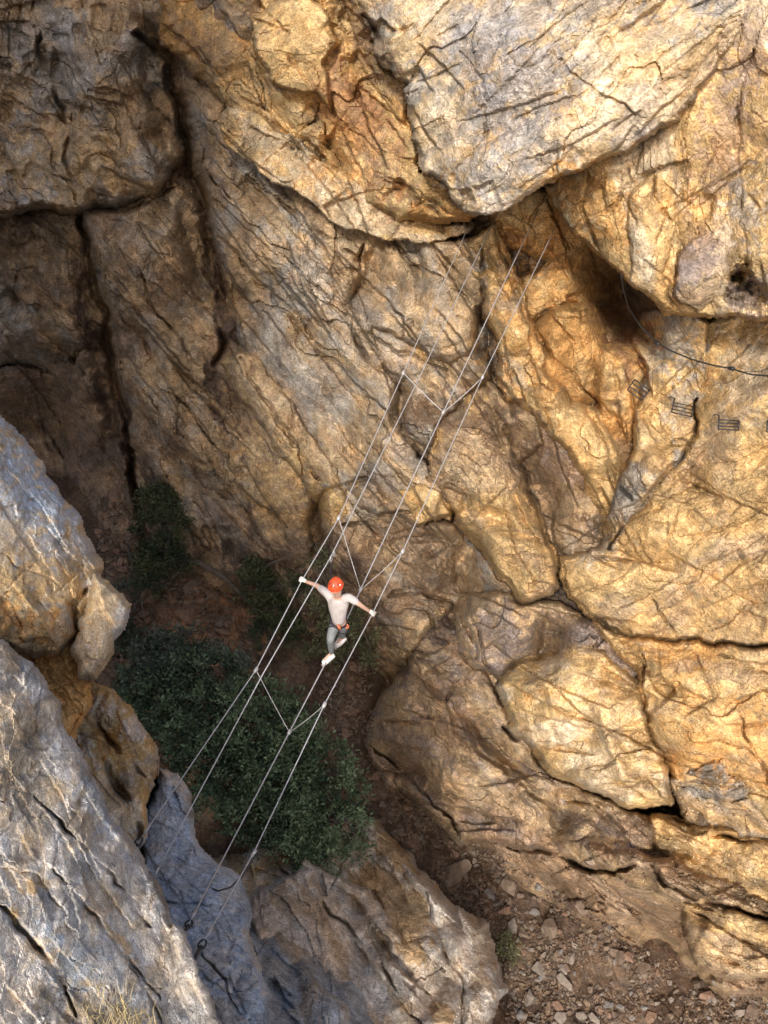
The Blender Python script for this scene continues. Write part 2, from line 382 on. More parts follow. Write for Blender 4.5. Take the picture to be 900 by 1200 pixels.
# ------------------------------------------------------------------ the far wall
def wall_t(X, Y):
    xc = (X - 450) / F; yc = (600 - Y) / F
    return 30.85 / np.maximum(CP + SP * yc + .72 * xc + .345 * (SP - CP * yc), .55)
def floor_t(X, Y):
    yc = (600 - Y) / F
    t = CZ / np.maximum(SP - CP * yc, .3)
    g = 33.6 + 9 * np.exp(-(Y - 560) / 130) + np.maximum(X - 430, 0) * .03
    k = 1.2                                   # gully slope and gorge floor melt together
    return -k * np.log(np.exp(-t / k) + np.exp(-g / k))
gx = axis(-420, -12, 912, 1320, 1.6); gy = axis(-420, -12, 1212, 1620, 1.6)
X, Y = np.meshgrid(gx, gy)
def pl(poly, **k): k['poly'] = poly; return k
wall = [
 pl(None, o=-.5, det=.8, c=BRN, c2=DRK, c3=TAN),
 # upper left buttresses
 pl([(-450,-450),(140,-450),(160,20),(195,70),(207,120),(212,188),(180,226),(95,250),(40,243),(-20,256),(-450,262)], o=1.5, gx=-1.0, gy=1.1, r=22, e=3.2, R=90, b=1.3, c=TAN, c2=GRY, c3=BRN, mix=.1, ang=35),
 pl([(120,-450),(330,-450),(300,60),(262,120),(215,85),(190,60),(150,10)], o=.6, gx=.8, r=20, c=TAN, c2=BRN, c3=GRY, ang=50),
 pl([(8,258),(60,250),(96,262),(104,305),(128,352),(134,400),(112,420),(70,395),(30,360),(6,320)], o=-.3, r=14, e=2.5, R=40, b=1., c=TAN, c2=BRN, c3=GRY, ang=60),
 pl([(-450,300),(6,300),(28,350),(60,372),(92,380),(98,410),(60,436),(30,430),(-450,420)], o=-.5, r=12, e=2, R=40, b=.8, c=GRY, c2=TAN, c3=BRN, ang=20),
 pl([(34,370),(60,358),(92,372),(93,406),(66,414),(40,408)], o=.6, r=14, e=1.6, R=22, b=.6, c=TAN, c2=BRN, det=.3),
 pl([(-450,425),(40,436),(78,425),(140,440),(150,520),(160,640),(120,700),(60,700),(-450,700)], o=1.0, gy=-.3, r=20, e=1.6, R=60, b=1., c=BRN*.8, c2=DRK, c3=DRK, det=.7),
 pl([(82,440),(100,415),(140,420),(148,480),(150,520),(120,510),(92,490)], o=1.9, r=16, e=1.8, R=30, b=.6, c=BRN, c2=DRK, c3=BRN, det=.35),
 # slab between the two dark crevices
 pl([(98,252),(150,242),(205,215),(228,236),(244,300),(252,345),(258,400),(246,425),(240,446),(262,470),(330,540),(372,590),(368,640),(345,660),(280,664),(240,645),(212,600),(180,545),(150,520),(142,470),(137,400),(104,325)], o=.7, gx=-.9, gy=.0, r=16, e=3.2, R=75, b=1.3, c=TAN, c2=BRN, c3=GRY, mix=.02, ang=50, str=2.2, bed=1.1),
 # long diagonal grey slab
 pl([(212,80),(262,118),(262,150),(330,205),(420,262),(500,280),(565,285),(574,330),(566,385),(572,440),(540,470),(512,500),(500,548),(528,590),(500,612),(440,602),(400,570),(372,570),(330,500),(290,430),(276,390),(255,300),(232,210)], o=1.0, gx=.5, gy=.1, r=14, e=3.0, R=80, b=1.0, c=TAN, c2=GRY, c3=BRN, mix=.12, ang=48, str=2.4, led=.8, bed=1.3),
 pl([(262,420),(300,410),(345,480),(400,560),(410,600),(385,625),(370,590),(340,540),(285,470)], o=1.3, gx=-.6, r=9, e=2, R=30, b=.6, c=TAN, c2=OCH, c3=BRN, ang=58),
 # rounded pillows left of the cable anchor
 pl([(418,305),(440,285),(480,282),(512,300),(545,320),(560,380),(558,410),(520,420),(470,400),(430,372),(415,340)], gx=-1., gy=.8, o=2.0, r=16, e=1.6, R=45, b=.8, c=TAN, c2=BRN, c3=GRY, ang=70),
 pl([(415,350),(450,378),(500,415),(500,440),(470,450),(430,430),(405,395)], gy=1.5, o=2.0, r=10, e=1.4, R=25, b=.5, c=OCH, c2=TAN, ang=50),
 pl([(545,290),(578,262),(590,290),(610,350),(640,420),(625,450),(590,420),(572,380),(560,340)], o=1.9, r=10, e=1.6, R=30, b=.5, c=OCH, c2=TAN, c3=BRN, ang=65),
 # recess under the overhang
 pl([(560,235),(700,215),(760,330),(760,400),(740,420),(700,380),(640,300),(590,285)], o=.1, gx=-1.5, r=20, e=1, R=60, b=.5, c=ORA*.8, c2=OCH, c3=RED, mix=.1, ang=30, det=.8),
 pl([(608,330),(650,300),(700,322),(722,345),(712,360),(680,345),(640,365),(612,385),(600,360)], o=.7, r=12, e=1.4, R=30, b=.5, c=OCH, c2=ORA, ang=-25, det=.6),
 pl([(622,390),(650,362),(690,348),(712,366),(716,410),(700,440),(706,470),(680,478),(640,462),(626,430)], o=.9, gx=-1., r=20, e=2.2, R=45, b=1.0, c=ORA*.8, c2=ORA, c3=OCH, ang=75, det=.55),
 pl([(588,418),(612,385),(640,430),(668,470),(704,480),(722,520),(742,580),(738,610),(712,640),(704,600),(686,560),(660,520),(625,486),(598,468),(584,448)], gx=-1.2, gy=.6, o=1.7, r=16, e=2.2, R=34, b=1.0, c=OCH, c2=TAN, c3=ORA, ang=60, det=.7),
 pl([(708,405),(745,398),(764,430),(745,500),(740,580),(716,560),(704,500),(700,440)], o=1.1, r=16, e=2, R=34, b=.8, c=ORA, c2=OCH, c3=BRN, ang=80, det=.6),
 pl([(566,440),(590,468),(628,488),(634,520),(612,540),(596,500),(574,476)], o=1.4, r=10, e=1.6, R=24, b=.5, c=OCH, c2=TAN, ang=45),
 pl([(603,485),(628,492),(668,506),(700,562),(712,634),(690,648),(650,646),(634,600),(614,545)], o=.5, gx=1.0, gy=-1.2, r=20, e=1.8, R=40, b=.8, c=BRN, c2=TAN, c3=PUR, ang=80, det=.7),
 pl([(652,560),(690,556),(705,620),(706,650),(680,650),(655,640),(648,600)], o=.6, r=14, e=1.2, R=30, b=.7, c=TAN, c2=BRN, det=.5, ang=10),
 # middle bulge
 pl([(512,500),(540,468),(572,442),(600,480),(606,530),(630,600),(650,655),(652,690),(610,704),(580,665),(545,618),(505,560),(498,540)], o=2.2, gx=-.6, gy=1.3, r=16, e=3, R=55, b=1.2, c=OCH, c2=TAN, c3=BRN, ang=30, det=.9),
 pl([(462,448),(500,440),(530,470),(560,500),(545,540),(510,556),(490,520),(470,480)], o=1.5, r=12, e=1.6, R=30, b=.6, c=BRN, c2=PUR, c3=TAN, ang=60),
 pl([(528,582),(560,600),(600,640),(620,690),(600,706),(560,690),(540,640)], o=1.1, r=12, e=1.8, R=30, b=.6, c=TAN, c2=GRY, c3=BRN, ang=50),
 pl([(470,572),(500,570),(526,592),(527,606),(494,609),(478,590)], o=2.6, r=5, e=1.8, R=16, b=.2, c=OCH*1.05, c2=OCH, c3=ORA, det=.35),
 # centre, left of bulge
 pl([(372,565),(430,575),(500,612),(528,640),(540,700),(505,735),(480,775),(440,790),(425,740),(400,700),(375,660)], o=.6, gx=.9, gy=-.6, r=16, e=2.4, R=50, b=.8, c=TAN, c2=BRN, c3=GRY, ang=35),
 pl([(500,612),(535,615),(565,660),(560,700),(530,700),(505,665)], o=.8, r=12, e=1.6, R=24, b=.6, c=BRN, c2=TAN, ang=80),
 # grey and ochre wedge under the safety line
 pl([(752,366),(790,362),(830,382),(824,470),(816,508),(776,566),(742,602),(716,640),(712,610),(742,540),(748,480),(760,430),(742,398)], o=2.4, gx=.4, r=8, e=2.4, R=50, b=.5, c=OCH, c2=GRY, c3=TAN, mix=.05, ang=60, str=1.3),
 # broad face on the right
 pl([(818,440),(826,380),(900,350),(1320,330),(1320,770),(900,756),(820,748),(742,746),(694,728),(662,690),(656,652),(700,644),(742,604),(778,568),(816,510)], o=2.1, gx=.2, gy=.5, r=8, e=2.6, R=70, b=1.0, c=OCH, c2=TAN, c3=OCH*.9, mix=-.05, ang=-35, det=.55, str=2.6),
 # lower right folds
 pl([(530,690),(600,702),(652,706),(700,738),(752,790),(700,820),(640,792),(590,792),(560,782),(534,745)], o=1.8, gy=-.9, gx=.4, r=18, e=2.6, R=45, b=1.0, c=TAN, c2=PUR, c3=BRN, ang=-30, det=.8),
 pl([(584,800),(612,775),(655,752),(710,765),(748,800),(756,840),(774,880),(786,938),(740,942),(690,925),(640,895),(600,850)], o=3.1, gy=1.1, r=16, e=2.6, R=60, b=1.2, c=OCH*1.04, c2=PAL, c3=TAN, ang=-15, det=.7),
 pl([(694,732),(742,750),(820,754),(900,762),(1320,780),(1320,1010),(905,968),(870,930),(842,905),(794,925),(776,880),(758,830),(750,790)], o=3.1, gy=.2, r=10, e=2.6, R=60, b=.9, c=OCH, c2=ORA, c3=TAN, ang=5, det=.65, str=2.8),
 pl([(786,918),(842,890),(872,915),(905,950),(1320,1000),(1320,1040),(900,984),(850,978),(806,958)], o=3.2, r=9, e=2.2, R=34, b=.6, c=TAN, c2=GRY, c3=OCH, ang=20),
 pl([(428,868),(450,812),(490,768),(530,748),(572,790),(600,850),(650,905),(740,944),(772,962),(764,1000),(718,1024),(668,1010),(615,988),(540,984),(500,952),(445,912)], o=2.5, gx=-.3, gy=1.1, r=16, e=3.4, R=70, b=1.4, c=TAN, c2=BRN, c3=PUR, mix=.03, ang=35, det=1.),
 pl([(555,895),(590,880),(640,910),(690,955),(740,975),(745,1005),(718,1022),(680,1012),(640,985),(590,960)], gy=1.6, o=3.4, r=18, e=2., R=45, b=1.0, c=TAN, c2=PUR, c3=OCH, ang=25, det=.5),
 pl([(764,952),(806,962),(900,986),(1320,1040),(1320,1110),(900,1072),(850,1062),(780,1034),(730,1022),(768,995)], o=3.9, gx=.2, gy=1.4, r=10, e=2.6, R=40, b=.8, c=OCH, c2=TAN, c3=BRN, ang=15),
 pl([(540,960),(640,970),(720,996),(790,1010),(860,1036),(900,1048),(1320,1090),(1320,1260),(900,1166),(850,1164),(806,1128),(790,1110),(740,1100),(690,1078),(620,1042)], o=3.3, gy=-.7, gx=.5, r=18, e=3.0, R=50, b=1.1, c=BRN*1.1, c2=TAN, c3=BRN*.7, ang=25, det=1.5, bed=1.5),
 pl([(800,1058),(850,1066),(930,1082),(1320,1130),(1320,1240),(900,1140),(860,1146),(820,1130),(806,1095)], o=5.4, r=12, e=2.4, R=40, b=.9, c=TAN, c2=OCH, c3=BRN, ang=10),
]
WT = wall_t(X, Y)
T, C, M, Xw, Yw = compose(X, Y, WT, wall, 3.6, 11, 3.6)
cracks(T, Xw, Yw, [
 ([(158,35),(196,75),(212,130),(222,195),(240,250),(252,310),(264,345)], 8.2, 2.2),
 ([(96,256),(110,330),(126,370),(132,430),(148,500),(156,560),(160,600)], 8.2, 2.6),
 ([(34,-10),(48,30),(42,66),(64,100),(76,150),(82,200),(86,236)], 3, 1.0),
 ([(0,250),(40,246),(95,252),(160,243),(200,220)], 4, 1.4),
 ([(254,340),(262,400),(250,430)], 6, 1.5),
 ([(566,380),(572,420),(600,470),(612,540),(634,610),(650,660),(652,700)], 3.4, 1.5),
 ([(820,470),(812,510),(776,566),(740,602),(712,642)], 3, 1.5),
 ([(656,650),(668,700),(700,730),(742,747),(820,750),(900,758)], 3, 1.2),
 ([(752,765),(756,830),(772,880)], 2, .8),
 ([(500,438),(478,445),(464,472),(474,505),(500,545)], 5, 1.8), ([(262,350),(258,405),(240,450),(200,425)], 3.5, 1.2), ([(300,205),(380,290),(420,345)], 2, .5), ([(150,300),(190,370),(230,430)], 2, .5), ([(110,300),(150,380),(200,460),(250,520)], 1.8, .5), ([(545,700),(560,740),(575,790)], 3, 1.0), ([(455,755),(480,770),(470,810)], 3, .8), ([(548,985),(620,992),(680,1016),(722,1026),(765,1000)], 4.5, 1.8), ([(765,1000),(780,1036),(850,1064),(905,1076)], 4, 1.7), ([(740,946),(772,955),(800,962),(850,980),(905,988)], 4, 1.7), ([(590,850),(640,897),(690,928),(740,946),(786,942)], 4, 1.6), ([(500,560),(545,618),(580,668),(610,706),(652,697)], 4, 1.7),
 ([(430,560),(380,575),(368,600),(366,650)], 5, 1.3),
 ([(500,612),(530,606),(560,640),(600,690)], 5, 1.6),
 ([(480,600),(440,612),(400,618)], 3, .8),
 ([(560,290),(566,340),(562,400)], 3, 1.2),
 ([(424,285),(420,330),(412,390),(440,430),(480,450)], 4, .9),
 ([(575,255),(600,340),(640,410),(700,470)], 3.5, .8),
 ([(428,862),(470,905),(520,955),(548,988)], 2.0, 1.3),
 ([(545,770),(520,820),(560,880),(620,930),(700,950)], 4, .8),
 ([(590,790),(632,770),(645,720)], 5, 1.2),
 ([(762,700),(800,760),(860,770),(900,790)], 2.2, .35),
 ([(700,470),(716,540),(742,590)], 4, .9),
 ([(160,440),(190,500),(230,560),(300,610)], 2, .4),
 ([(280,420),(330,500),(372,560)], 4, .9),
 ([(330,300),(400,360),(460,410),(520,430)], 2, .45),
 ([(232,240),(300,330),(380,420),(450,500)], 2.2, .5),
 ([(290,205),(360,260),(420,300)], 3, .6),
 ([(865,830),(890,900),(905,960)], 2.2, .5),
 ([(455,700),(500,690),(540,720),(560,770)], 4, 1.1),
])
fractures(T, X, Y, 150, (-60, 0, 560, 640), 52, 8, 1, .42)
fractures(T, X, Y, 30, (0, 0, 220, 260), 5, 18, 7, .3, 20, 70)
fractures(T, X, Y, 34, (0, 0, 220, 260), 92, 10, 8, .3, 20, 80)
fractures(T, X, Y, 90, (430, 560, 900, 1170), 28, 12, 2, .42)
fractures(T, X, Y, 60, (430, 560, 900, 1170), -20, 14, 3, .3, 30, 110)
fractures(T, X, Y, 60, (560, 240, 760, 660), 66, 9, 4, .36, 30, 120)
fractures(T, X, Y, 60, (720, 380, 960, 760), -42, 14, 5, .16, 30, 130)
dents(T, Xw, Yw, [(186,110,26,60,-15,2.6),(212,190,22,60,-10,2.2),(234,300,16,50,-12,1.8),(110,360,16,60,-15,2.0),(128,470,14,70,-8,2.6),(70,430,50,20,10,.8),
 (532,694,24,36,10,2.9),(645,750,16,30,25,2.0),(500,640,30,14,0,1.2),(585,610,24,10,30,1.0),(716,870,10,40,-20,-.5),(470,900,12,40,-50,.9),(560,640,8,20,-30,.8),(470,470,10,26,15,1.6),(520,690,30,40,0,.8),(372,605,10,44,0,1.6),(430,320,12,40,20,1.3),(484,300,8,36,-10,1.0),
 (620,560,20,60,-8,1.3),(566,400,7,50,-5,1.2),(505,480,20,14,-20,.8),(448,800,24,50,20,1.2),(560,840,20,60,-35,1.0),(700,990,30,14,20,-.5),(585,880,12,60,-45,1.0),(655,960,14,30,15,.9)])
dents(T, X, Y, [(728,350,30,54,-30,4.6),(762,395,10,22,-30,1.5),(500,470,34,22,30,.7),(480,690,26,30,0,1.6),(545,640,18,30,10,1.6),
 (600,655,6,4,30,.3),(625,755,24,30,20,.9),(430,700,30,60,20,1.2),(400,800,30,60,-10,1.8),(650,600,22,44,-10,.9),
 (775,1110,34,16,35,3.4),(560,500,40,12,-10,-.4),(650,960,22,40,20,.7),(60,480,70,50,0,2.5),(40,560,120,80,0,4.0),
 (872,332,13,13,0,1.8),(440,340,20,24,20,.8),(648,415,14,50,10,-.6),(845,1100,14,10,0,.1)])
T = T - .0
n = fbm(X / 90, Y / 90, 5, 4)
stains_and_shading(C, Xw, Yw, [
 (790,405,34,40,70,GRY,.85),(800,470,20,34,20,GRY,.7),(880,440,40,60,20,GRY,.5),(860,420,16,50,10,PAL,.5),
 (680,300,70,80,40,ORA*.85,.9),(640,390,60,70,30,ORA*.95,.7),(730,380,30,60,-20,RED,.8),(700,640,34,26,0,GRY,.55),
 (860,700,60,40,0,ORA*1.1,.35),(890,700,18,60,0,BRN,.35),(845,560,14,70,12,TAN,.6),
 (860,850,60,60,0,ORA*1.08,.7),(860,790,60,14,8,BRN,.6),(700,860,44,70,-20,PAL,.45),(300,560,50,50,40,OCH*.85,.5),(340,600,36,36,0,OCH*.9,.55),
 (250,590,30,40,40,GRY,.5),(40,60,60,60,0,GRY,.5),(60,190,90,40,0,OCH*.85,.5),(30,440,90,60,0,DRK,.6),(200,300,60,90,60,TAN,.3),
 (470,300,60,40,30,TAN,.4),(430,400,80,60,50,GRY,.35),(480,640,50,30,30,BRN,.5),(480,820,60,40,50,OCH*.8,.3),
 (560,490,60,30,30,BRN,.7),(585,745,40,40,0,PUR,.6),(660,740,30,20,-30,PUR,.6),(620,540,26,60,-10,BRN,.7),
 (585,495,44,26,20,BRN*.8,.7),(490,490,24,44,60,BRN*.75,.8),(625,560,22,60,-8,BRN*.75,.75),(588,748,36,34,0,PUR*.85,.6),(642,742,26,20,-30,BRN*.8,.7),(520,660,50,50,0,BRN*.9,.6),(480,880,50,30,40,BRN,.45),(600,945,30,40,20,BRN,.35),(585,610,50,50,40,OCH,.35),(835,1010,50,14,15,PAL,.35),(600,1020,80,20,20,BRN,.4),(740,1060,60,20,20,BRN,.5)], 3)  # darker BRN and PUR patches: desert varnish with shade painted in
veins(C, Xw, Yw, [([(215,538),(250,548),(302,553)], 2), ([(268,232),(320,290),(370,345),(430,392)], 1.5), ([(300,300),(350,340),(400,385),(450,420)], 1.3), ([(150,350),(185,410),(200,440)], 1.8),
 ([(268,605),(300,625),(330,640)], 1.4), ([(120,320),(165,385)], 1.3), ([(340,420),(400,470),(440,520)], 1.2), ([(400,440),(440,470)], 1.2)], PAL)
veins(C, Xw, Yw, [([(820,400),(820,470),(812,512)], 2.5), ([(240,150),(250,200),(290,260)], 2)], BRN, .6)
FT = floor_t(X, Y)
cut = T < FT + 3
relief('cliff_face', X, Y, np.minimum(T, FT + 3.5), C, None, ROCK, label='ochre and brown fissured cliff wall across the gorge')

# overhanging rock, its own body in front of the recess
ox = axis(60, 120, 912, 1320, 1.6); oy = axis(-420, -12, 420, 440, 1.6)
X2, Y2 = np.meshgrid(ox, oy)
over = [
 pl([(418,-450),(422,20),(440,60),(474,100),(480,150),(492,196),(522,216),(546,250),(575,252),(612,236),(640,214),(700,190),(735,177),(792,140),(832,90),(858,50),(905,-20),(1320,-60),(1320,-450)], o=4.0, gx=-.1, gy=.9, r=9, e=1.0, R=90, b=1.3, c=PAL*.95, c2=GRY*1.12, c3=OCH, mix=.1, ang=-32, det=.6, str=2.2, led=.3),
 pl([(150,-450),(180,-20),(190,45),(218,78),(268,124),(300,160),(350,190),(410,232),(470,262),(548,262),(560,245),(530,215),(500,195),(490,160),(480,100),(440,40),(430,-450)], o=2.2, gx=.6, gy=.2, r=18, e=2.6, R=60, b=1.0, c=OCH, c2=ORA, c3=BRN, mix=.06, ang=50, det=1.),
 pl([(254,142),(268,122),(290,128),(318,150),(352,166),(372,190),(410,205),(450,238),(500,262),(552,268),(520,286),(440,278),(400,268),(350,228),(318,212),(296,190),(262,164)], o=2.3, gx=-.55, gy=.5, r=5, e=.9, R=70, b=.1, c=PAL*.9, c2=OCH, c3=TAN, ang=35, det=.9),
 pl([(300,20),(350,-10),(385,10),(400,50),(380,70),(390,130),(370,110),(320,100),(296,60)], o=3.2, r=8, e=1.4, R=30, b=.4, c=OCH*1.05, c2=OCH, c3=ORA, ang=20, det=.5),
 pl([(638,218),(680,170),(715,150),(765,110),(800,60),(830,0),(850,-60),(1320,-140),(1320,390),(905,378),(860,372),(810,372),(776,364),(742,336),(712,314),(690,292),(662,262),(644,240)], o=3.1, gx=.3, gy=.3, r=12, e=2.4, R=60, b=.9, c=OCH, c2=PAL*.9, c3=TAN, ang=75, det=.65, str=2.4),
 pl([(800,290),(850,255),(868,250),(870,330),(820,368),(790,350)], o=3.8, gx=-.4, r=7, e=1.6, R=24, b=.3, c=TAN, c2=PUR, c3=BRN, ang=-35, det=.5),
 pl([(735,230),(765,200),(790,190),(796,250),(780,330),(790,362),(770,360),(740,330)], o=3.9, r=10, e=1.2, R=24, b=.5, c=OCH*1.06, c2=PAL, c3=OCH, ang=80, det=.5),
]
T2, C2, M2, Xw2, Yw2 = compose(X2, Y2, wall_t(X2, Y2), over, 3.4, 77, 1.)
cracks(T2, Xw2, Yw2, [
 ([(425,20),(452,70),(474,110),(482,160),(494,200)], 6, 1.4),
 
 ([(540,60),(566,100),(572,140),(560,190)], 2.4, .35),
 ([(640,60),(700,110),(760,140)], 2, .2),
 ([(770,180),(766,230),(800,290),(790,350)], 3, .5),
 ([(880,60),(862,140),(868,250)], 3, .35),
 ([(200,40),(262,90),(330,150)], 2, .25),
 ([(440,200),(500,232),(540,256)], 3, .4),
 ([(690,200),(682,250),(706,300)], 3, .5),
])
fractures(T2, X2, Y2, 55, (420, -40, 900, 250), -34, 13, 11, .19, 30, 150)
fractures(T2, X2, Y2, 50, (180, -20, 520, 270), 52, 12, 12, .42, 30, 140)
fractures(T2, X2, Y2, 26, (640, 190, 930, 370), 74, 18, 13, .2, 30, 120)
dents(T2, Xw2 + fbm(X2 / 15, Y2 / 15, 4, 3) * 8, Yw2 + fbm(X2 / 15, Y2 / 15, 5, 3) * 8, [(868,326,7,11,20,2.2),(878,336,9,7,-30,1.6),(886,350,16,12,0,.8),(862,344,6,8,0,.7),(420,60,22,50,-20,.8),(395,180,34,34,40,.6),(540,228,14,7,40,.5),
                   (470,225,34,8,30,.5),(600,80,70,50,-30,-.4)])
PGR = np.array([.34, .315, .30])
stains_and_shading(C2, Xw2, Yw2, [
 (620,110,90,60,-30,PGR,.75),(560,60,60,50,-30,PGR,.6),(760,60,80,50,-40,OCH*1.02,.55),(520,140,30,60,-10,PAL,.7),(590,195,70,30,-10,PGR*1.1,.6),
 (690,150,80,20,-20,PAL,.7),(480,60,30,50,0,OCH,.6),(650,205,50,12,-25,OCH*1.05,.7),
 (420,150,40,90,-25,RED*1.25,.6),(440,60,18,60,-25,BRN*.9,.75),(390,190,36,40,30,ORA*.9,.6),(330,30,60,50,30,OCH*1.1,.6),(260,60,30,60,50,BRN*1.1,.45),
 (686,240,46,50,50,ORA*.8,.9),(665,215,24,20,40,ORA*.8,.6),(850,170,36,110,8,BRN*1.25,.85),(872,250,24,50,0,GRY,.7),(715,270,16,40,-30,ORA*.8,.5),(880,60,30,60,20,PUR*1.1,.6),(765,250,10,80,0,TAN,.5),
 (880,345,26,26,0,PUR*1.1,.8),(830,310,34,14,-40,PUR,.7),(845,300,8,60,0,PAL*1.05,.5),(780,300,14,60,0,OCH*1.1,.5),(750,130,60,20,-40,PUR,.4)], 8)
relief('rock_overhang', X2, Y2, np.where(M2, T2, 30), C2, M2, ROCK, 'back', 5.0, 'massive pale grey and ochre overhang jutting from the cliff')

# ------------------------------------------------------------------ gorge floor
SOIL = np.array([.115, .08, .058]); SOIL2 = np.array([.19, .135, .095])
def floor_h(X, Y):
    FTn = floor_t(X, Y)
    u = (X - 450) * FTn / F; v = (Y - 600) * FTn / F
    f, g = facets(u / .9, v / .9, 5, .6, .5)
    return FTn - fbm(u * .25, v * .25, 3, 4) * .7 - f * .12 - fbm(u * 2, v * 2, 9, 4) * .10
fx = axis(-420, -12, 912, 1320, 2.2); fy = axis(500, 540, 1212, 1620, 2.2)
X3, Y3 = np.meshgrid(fx, fy)
u = X3 / 40; v = Y3 / 40
k = np.clip(fbm(u, v, 8, 5, .6) * 2 + .4, 0, 1)[..., None]
C3 = SOIL * (1 - k) + SOIL2 * k
stains_and_shading(C3, X3, Y3, [(250,720,70,60,0,RED*1.2,.8),(140,760,60,60,0,DRK,.7),(700,1100,150,80,30,SOIL,.4),(560,960,80,30,30,TAN*.8,.5)], 4)
SOILM = rock_mat('stony_soil', 2.6, 1.0)
relief('gorge_floor', X3, Y3, floor_h(X3, Y3), C3, None, SOILM, label='brown stony gorge floor')

# pale ridge of bedrock rising from the floor, bottom centre
rx = axis(180, 220, 620, 630, 1.6); ry = axis(900, 930, 1212, 1420, 1.6)
X4, Y4 = np.meshgrid(rx, ry)
PK = np.array([.56, .50, .43])
ridge = [
 pl([(215,1010),(290,1000),(350,972),(400,955),(440,962),(478,1000),(520,1046),(540,1110),(540,1200),(560,1420),(220,1420)], o=0, gx=.3, gy=.5, r=20, e=3.4, R=60, b=1., c=PK, c2=TAN, c3=LIM, ang=42, det=.8),
 pl([(470,1010),(500,1030),(540,1066),(572,1085),(582,1130),(592,1158),(578,1200),(590,1420),(520,1420),(515,1130),(498,1060)], o=.5, r=18, e=3., R=50, b=1., c=PK, c2=LIM, c3=TAN, ang=60, det=.7),
 pl([(296,1050),(360,1010),(430,1040),(470,1100),(500,1180),(520,1420),(400,1420),(360,1200),(300,1110)], o=.9, gx=-.4, r=10, e=2., R=40, b=.5, c=PK, c2=LIM, c3=TAN, ang=48, det=.8),
 pl([(250,1095),(330,1085),(350,1110),(400,1130),(430,1170),(450,1230),(470,1420),(240,1420)], o=1.8, gx=-1.0, gy=1., r=12, e=2.4, R=40, b=.6, c=BLU*1.05, c2=GRY*1.1, c3=BLU*.8, ang=30, det=1.),
 pl([(300,1140),(350,1125),(372,1150),(406,1180),(410,1230),(380,1420),(290,1420)], o=2.6, r=14, e=2., R=34, b=.8, c=BLU*1.1, c2=BLU*.8, c3=GRY, ang=70, det=.8),
]
base4 = floor_t(X4, Y4) - 3.4 - np.clip((Y4 - 980) / 220, 0, 1) * 1.0
T4, C4, M4, Xw4, Yw4 = compose(X4, Y4, base4, ridge, 3.6, 140)
cracks(T4, Xw4, Yw4, [([(320,1010),(370,1050),(430,1110),(470,1170),(500,1210)], 3, .8), ([(500,1045),(516,1100),(540,1150),(546,1210)], 3, .7),
 ([(395,975),(400,1010),(384,1040)], 2, .5), ([(430,1000),(470,1030)], 2, .4)])
fractures(T4, X4, Y4, 50, (280, 960, 600, 1200), 50, 12, 21, .35, 30, 130)
relief('bedrock_ridge', X4, Y4, np.where(M4, T4, 30), C4, M4, ROCK, 'down', 8., 'pale pinkish grey ridge of bedrock rising from the gorge floor')

# ------------------------------------------------------------------ near outcrops, lower left
def fore(name, x0, x1, y0, y1, base, plates, crk, st, seed, depth, label, mat=ROCKF, mar=300, dn=()):
    ax_ = axis(x0 - mar, x0, x1, x1 + 10, 1.5); ay_ = axis(y0 - 10, y0, y1, y1 + mar, 1.5)
    XX, YY = np.meshgrid(ax_, ay_)
    TT, CC, MM, XW, YW = compose(XX, YY, base(XX, YY), plates, 3.4, seed, 1.)
    fractures(TT, XX, YY, 60, (x0, y0, x1, y1), 58, 10, seed, .07, 30, 160)
    cracks(TT, XW, YW, crk); dents(TT, XX, YY, dn); stains_and_shading(CC, XW, YW, st, seed)
    relief(name, XX, YY, np.where(MM, TT, 12), CC, MM, mat, 'down', depth, label)
    return ax_, ay_, TT, MM
# upper knob
fore('limestone_knob', -12, 165, 470, 880, lambda x, y: 13.5 + (np.maximum(x, -40) - 80) * .004 - (y - 650) * .004,
 [pl([(-400,330),(-30,468),(0,490),(20,506),(36,522),(58,560),(88,600),(112,640),(120,668),(112,720),(70,770),(40,772),(0,755),(-400,740)], o=0, gx=-.9, gy=.2, r=18, e=2.6, R=60, b=.8, c=PAL, c2=LIM, c3=OCH, ang=60, det=.42, sc=2.),
  pl([(110,672),(130,680),(150,706),(147,735),(136,752),(124,784),(116,796),(92,792),(84,760),(100,715)], o=.25, gx=-.3, r=14, e=1.6, R=30, b=.4, c=PAL*.95, c2=LIM, c3=TAN, ang=70, det=.35, sc=2.),
  pl([(-400,700),(0,735),(50,745),(90,740),(110,800),(90,880),(-400,880)], o=-1.2, r=12, e=1., R=30, b=.3, c=ORA*1.1, c2=BRN, c3=OCH, det=.4, sc=2.)],
 [([(0,650),(40,668),(70,690),(112,650)], 2, .12), ([(92,740),(84,710),(100,690)], 5, .6)],
 [(20,560,70,55,50,BLU*1.25,.85),(60,590,55,34,50,BLU*1.3,.8),(95,640,30,22,50,LIM,.6),(40,680,70,40,10,OCH*1.05,.75),(20,730,60,20,10,ORA*1.1,.7),(70,560,14,50,-35,PUR,.5),(10,620,30,20,0,PAL,.7)], 210, 10., 'grey limestone knob, skylit blue painted in, with an orange underside')
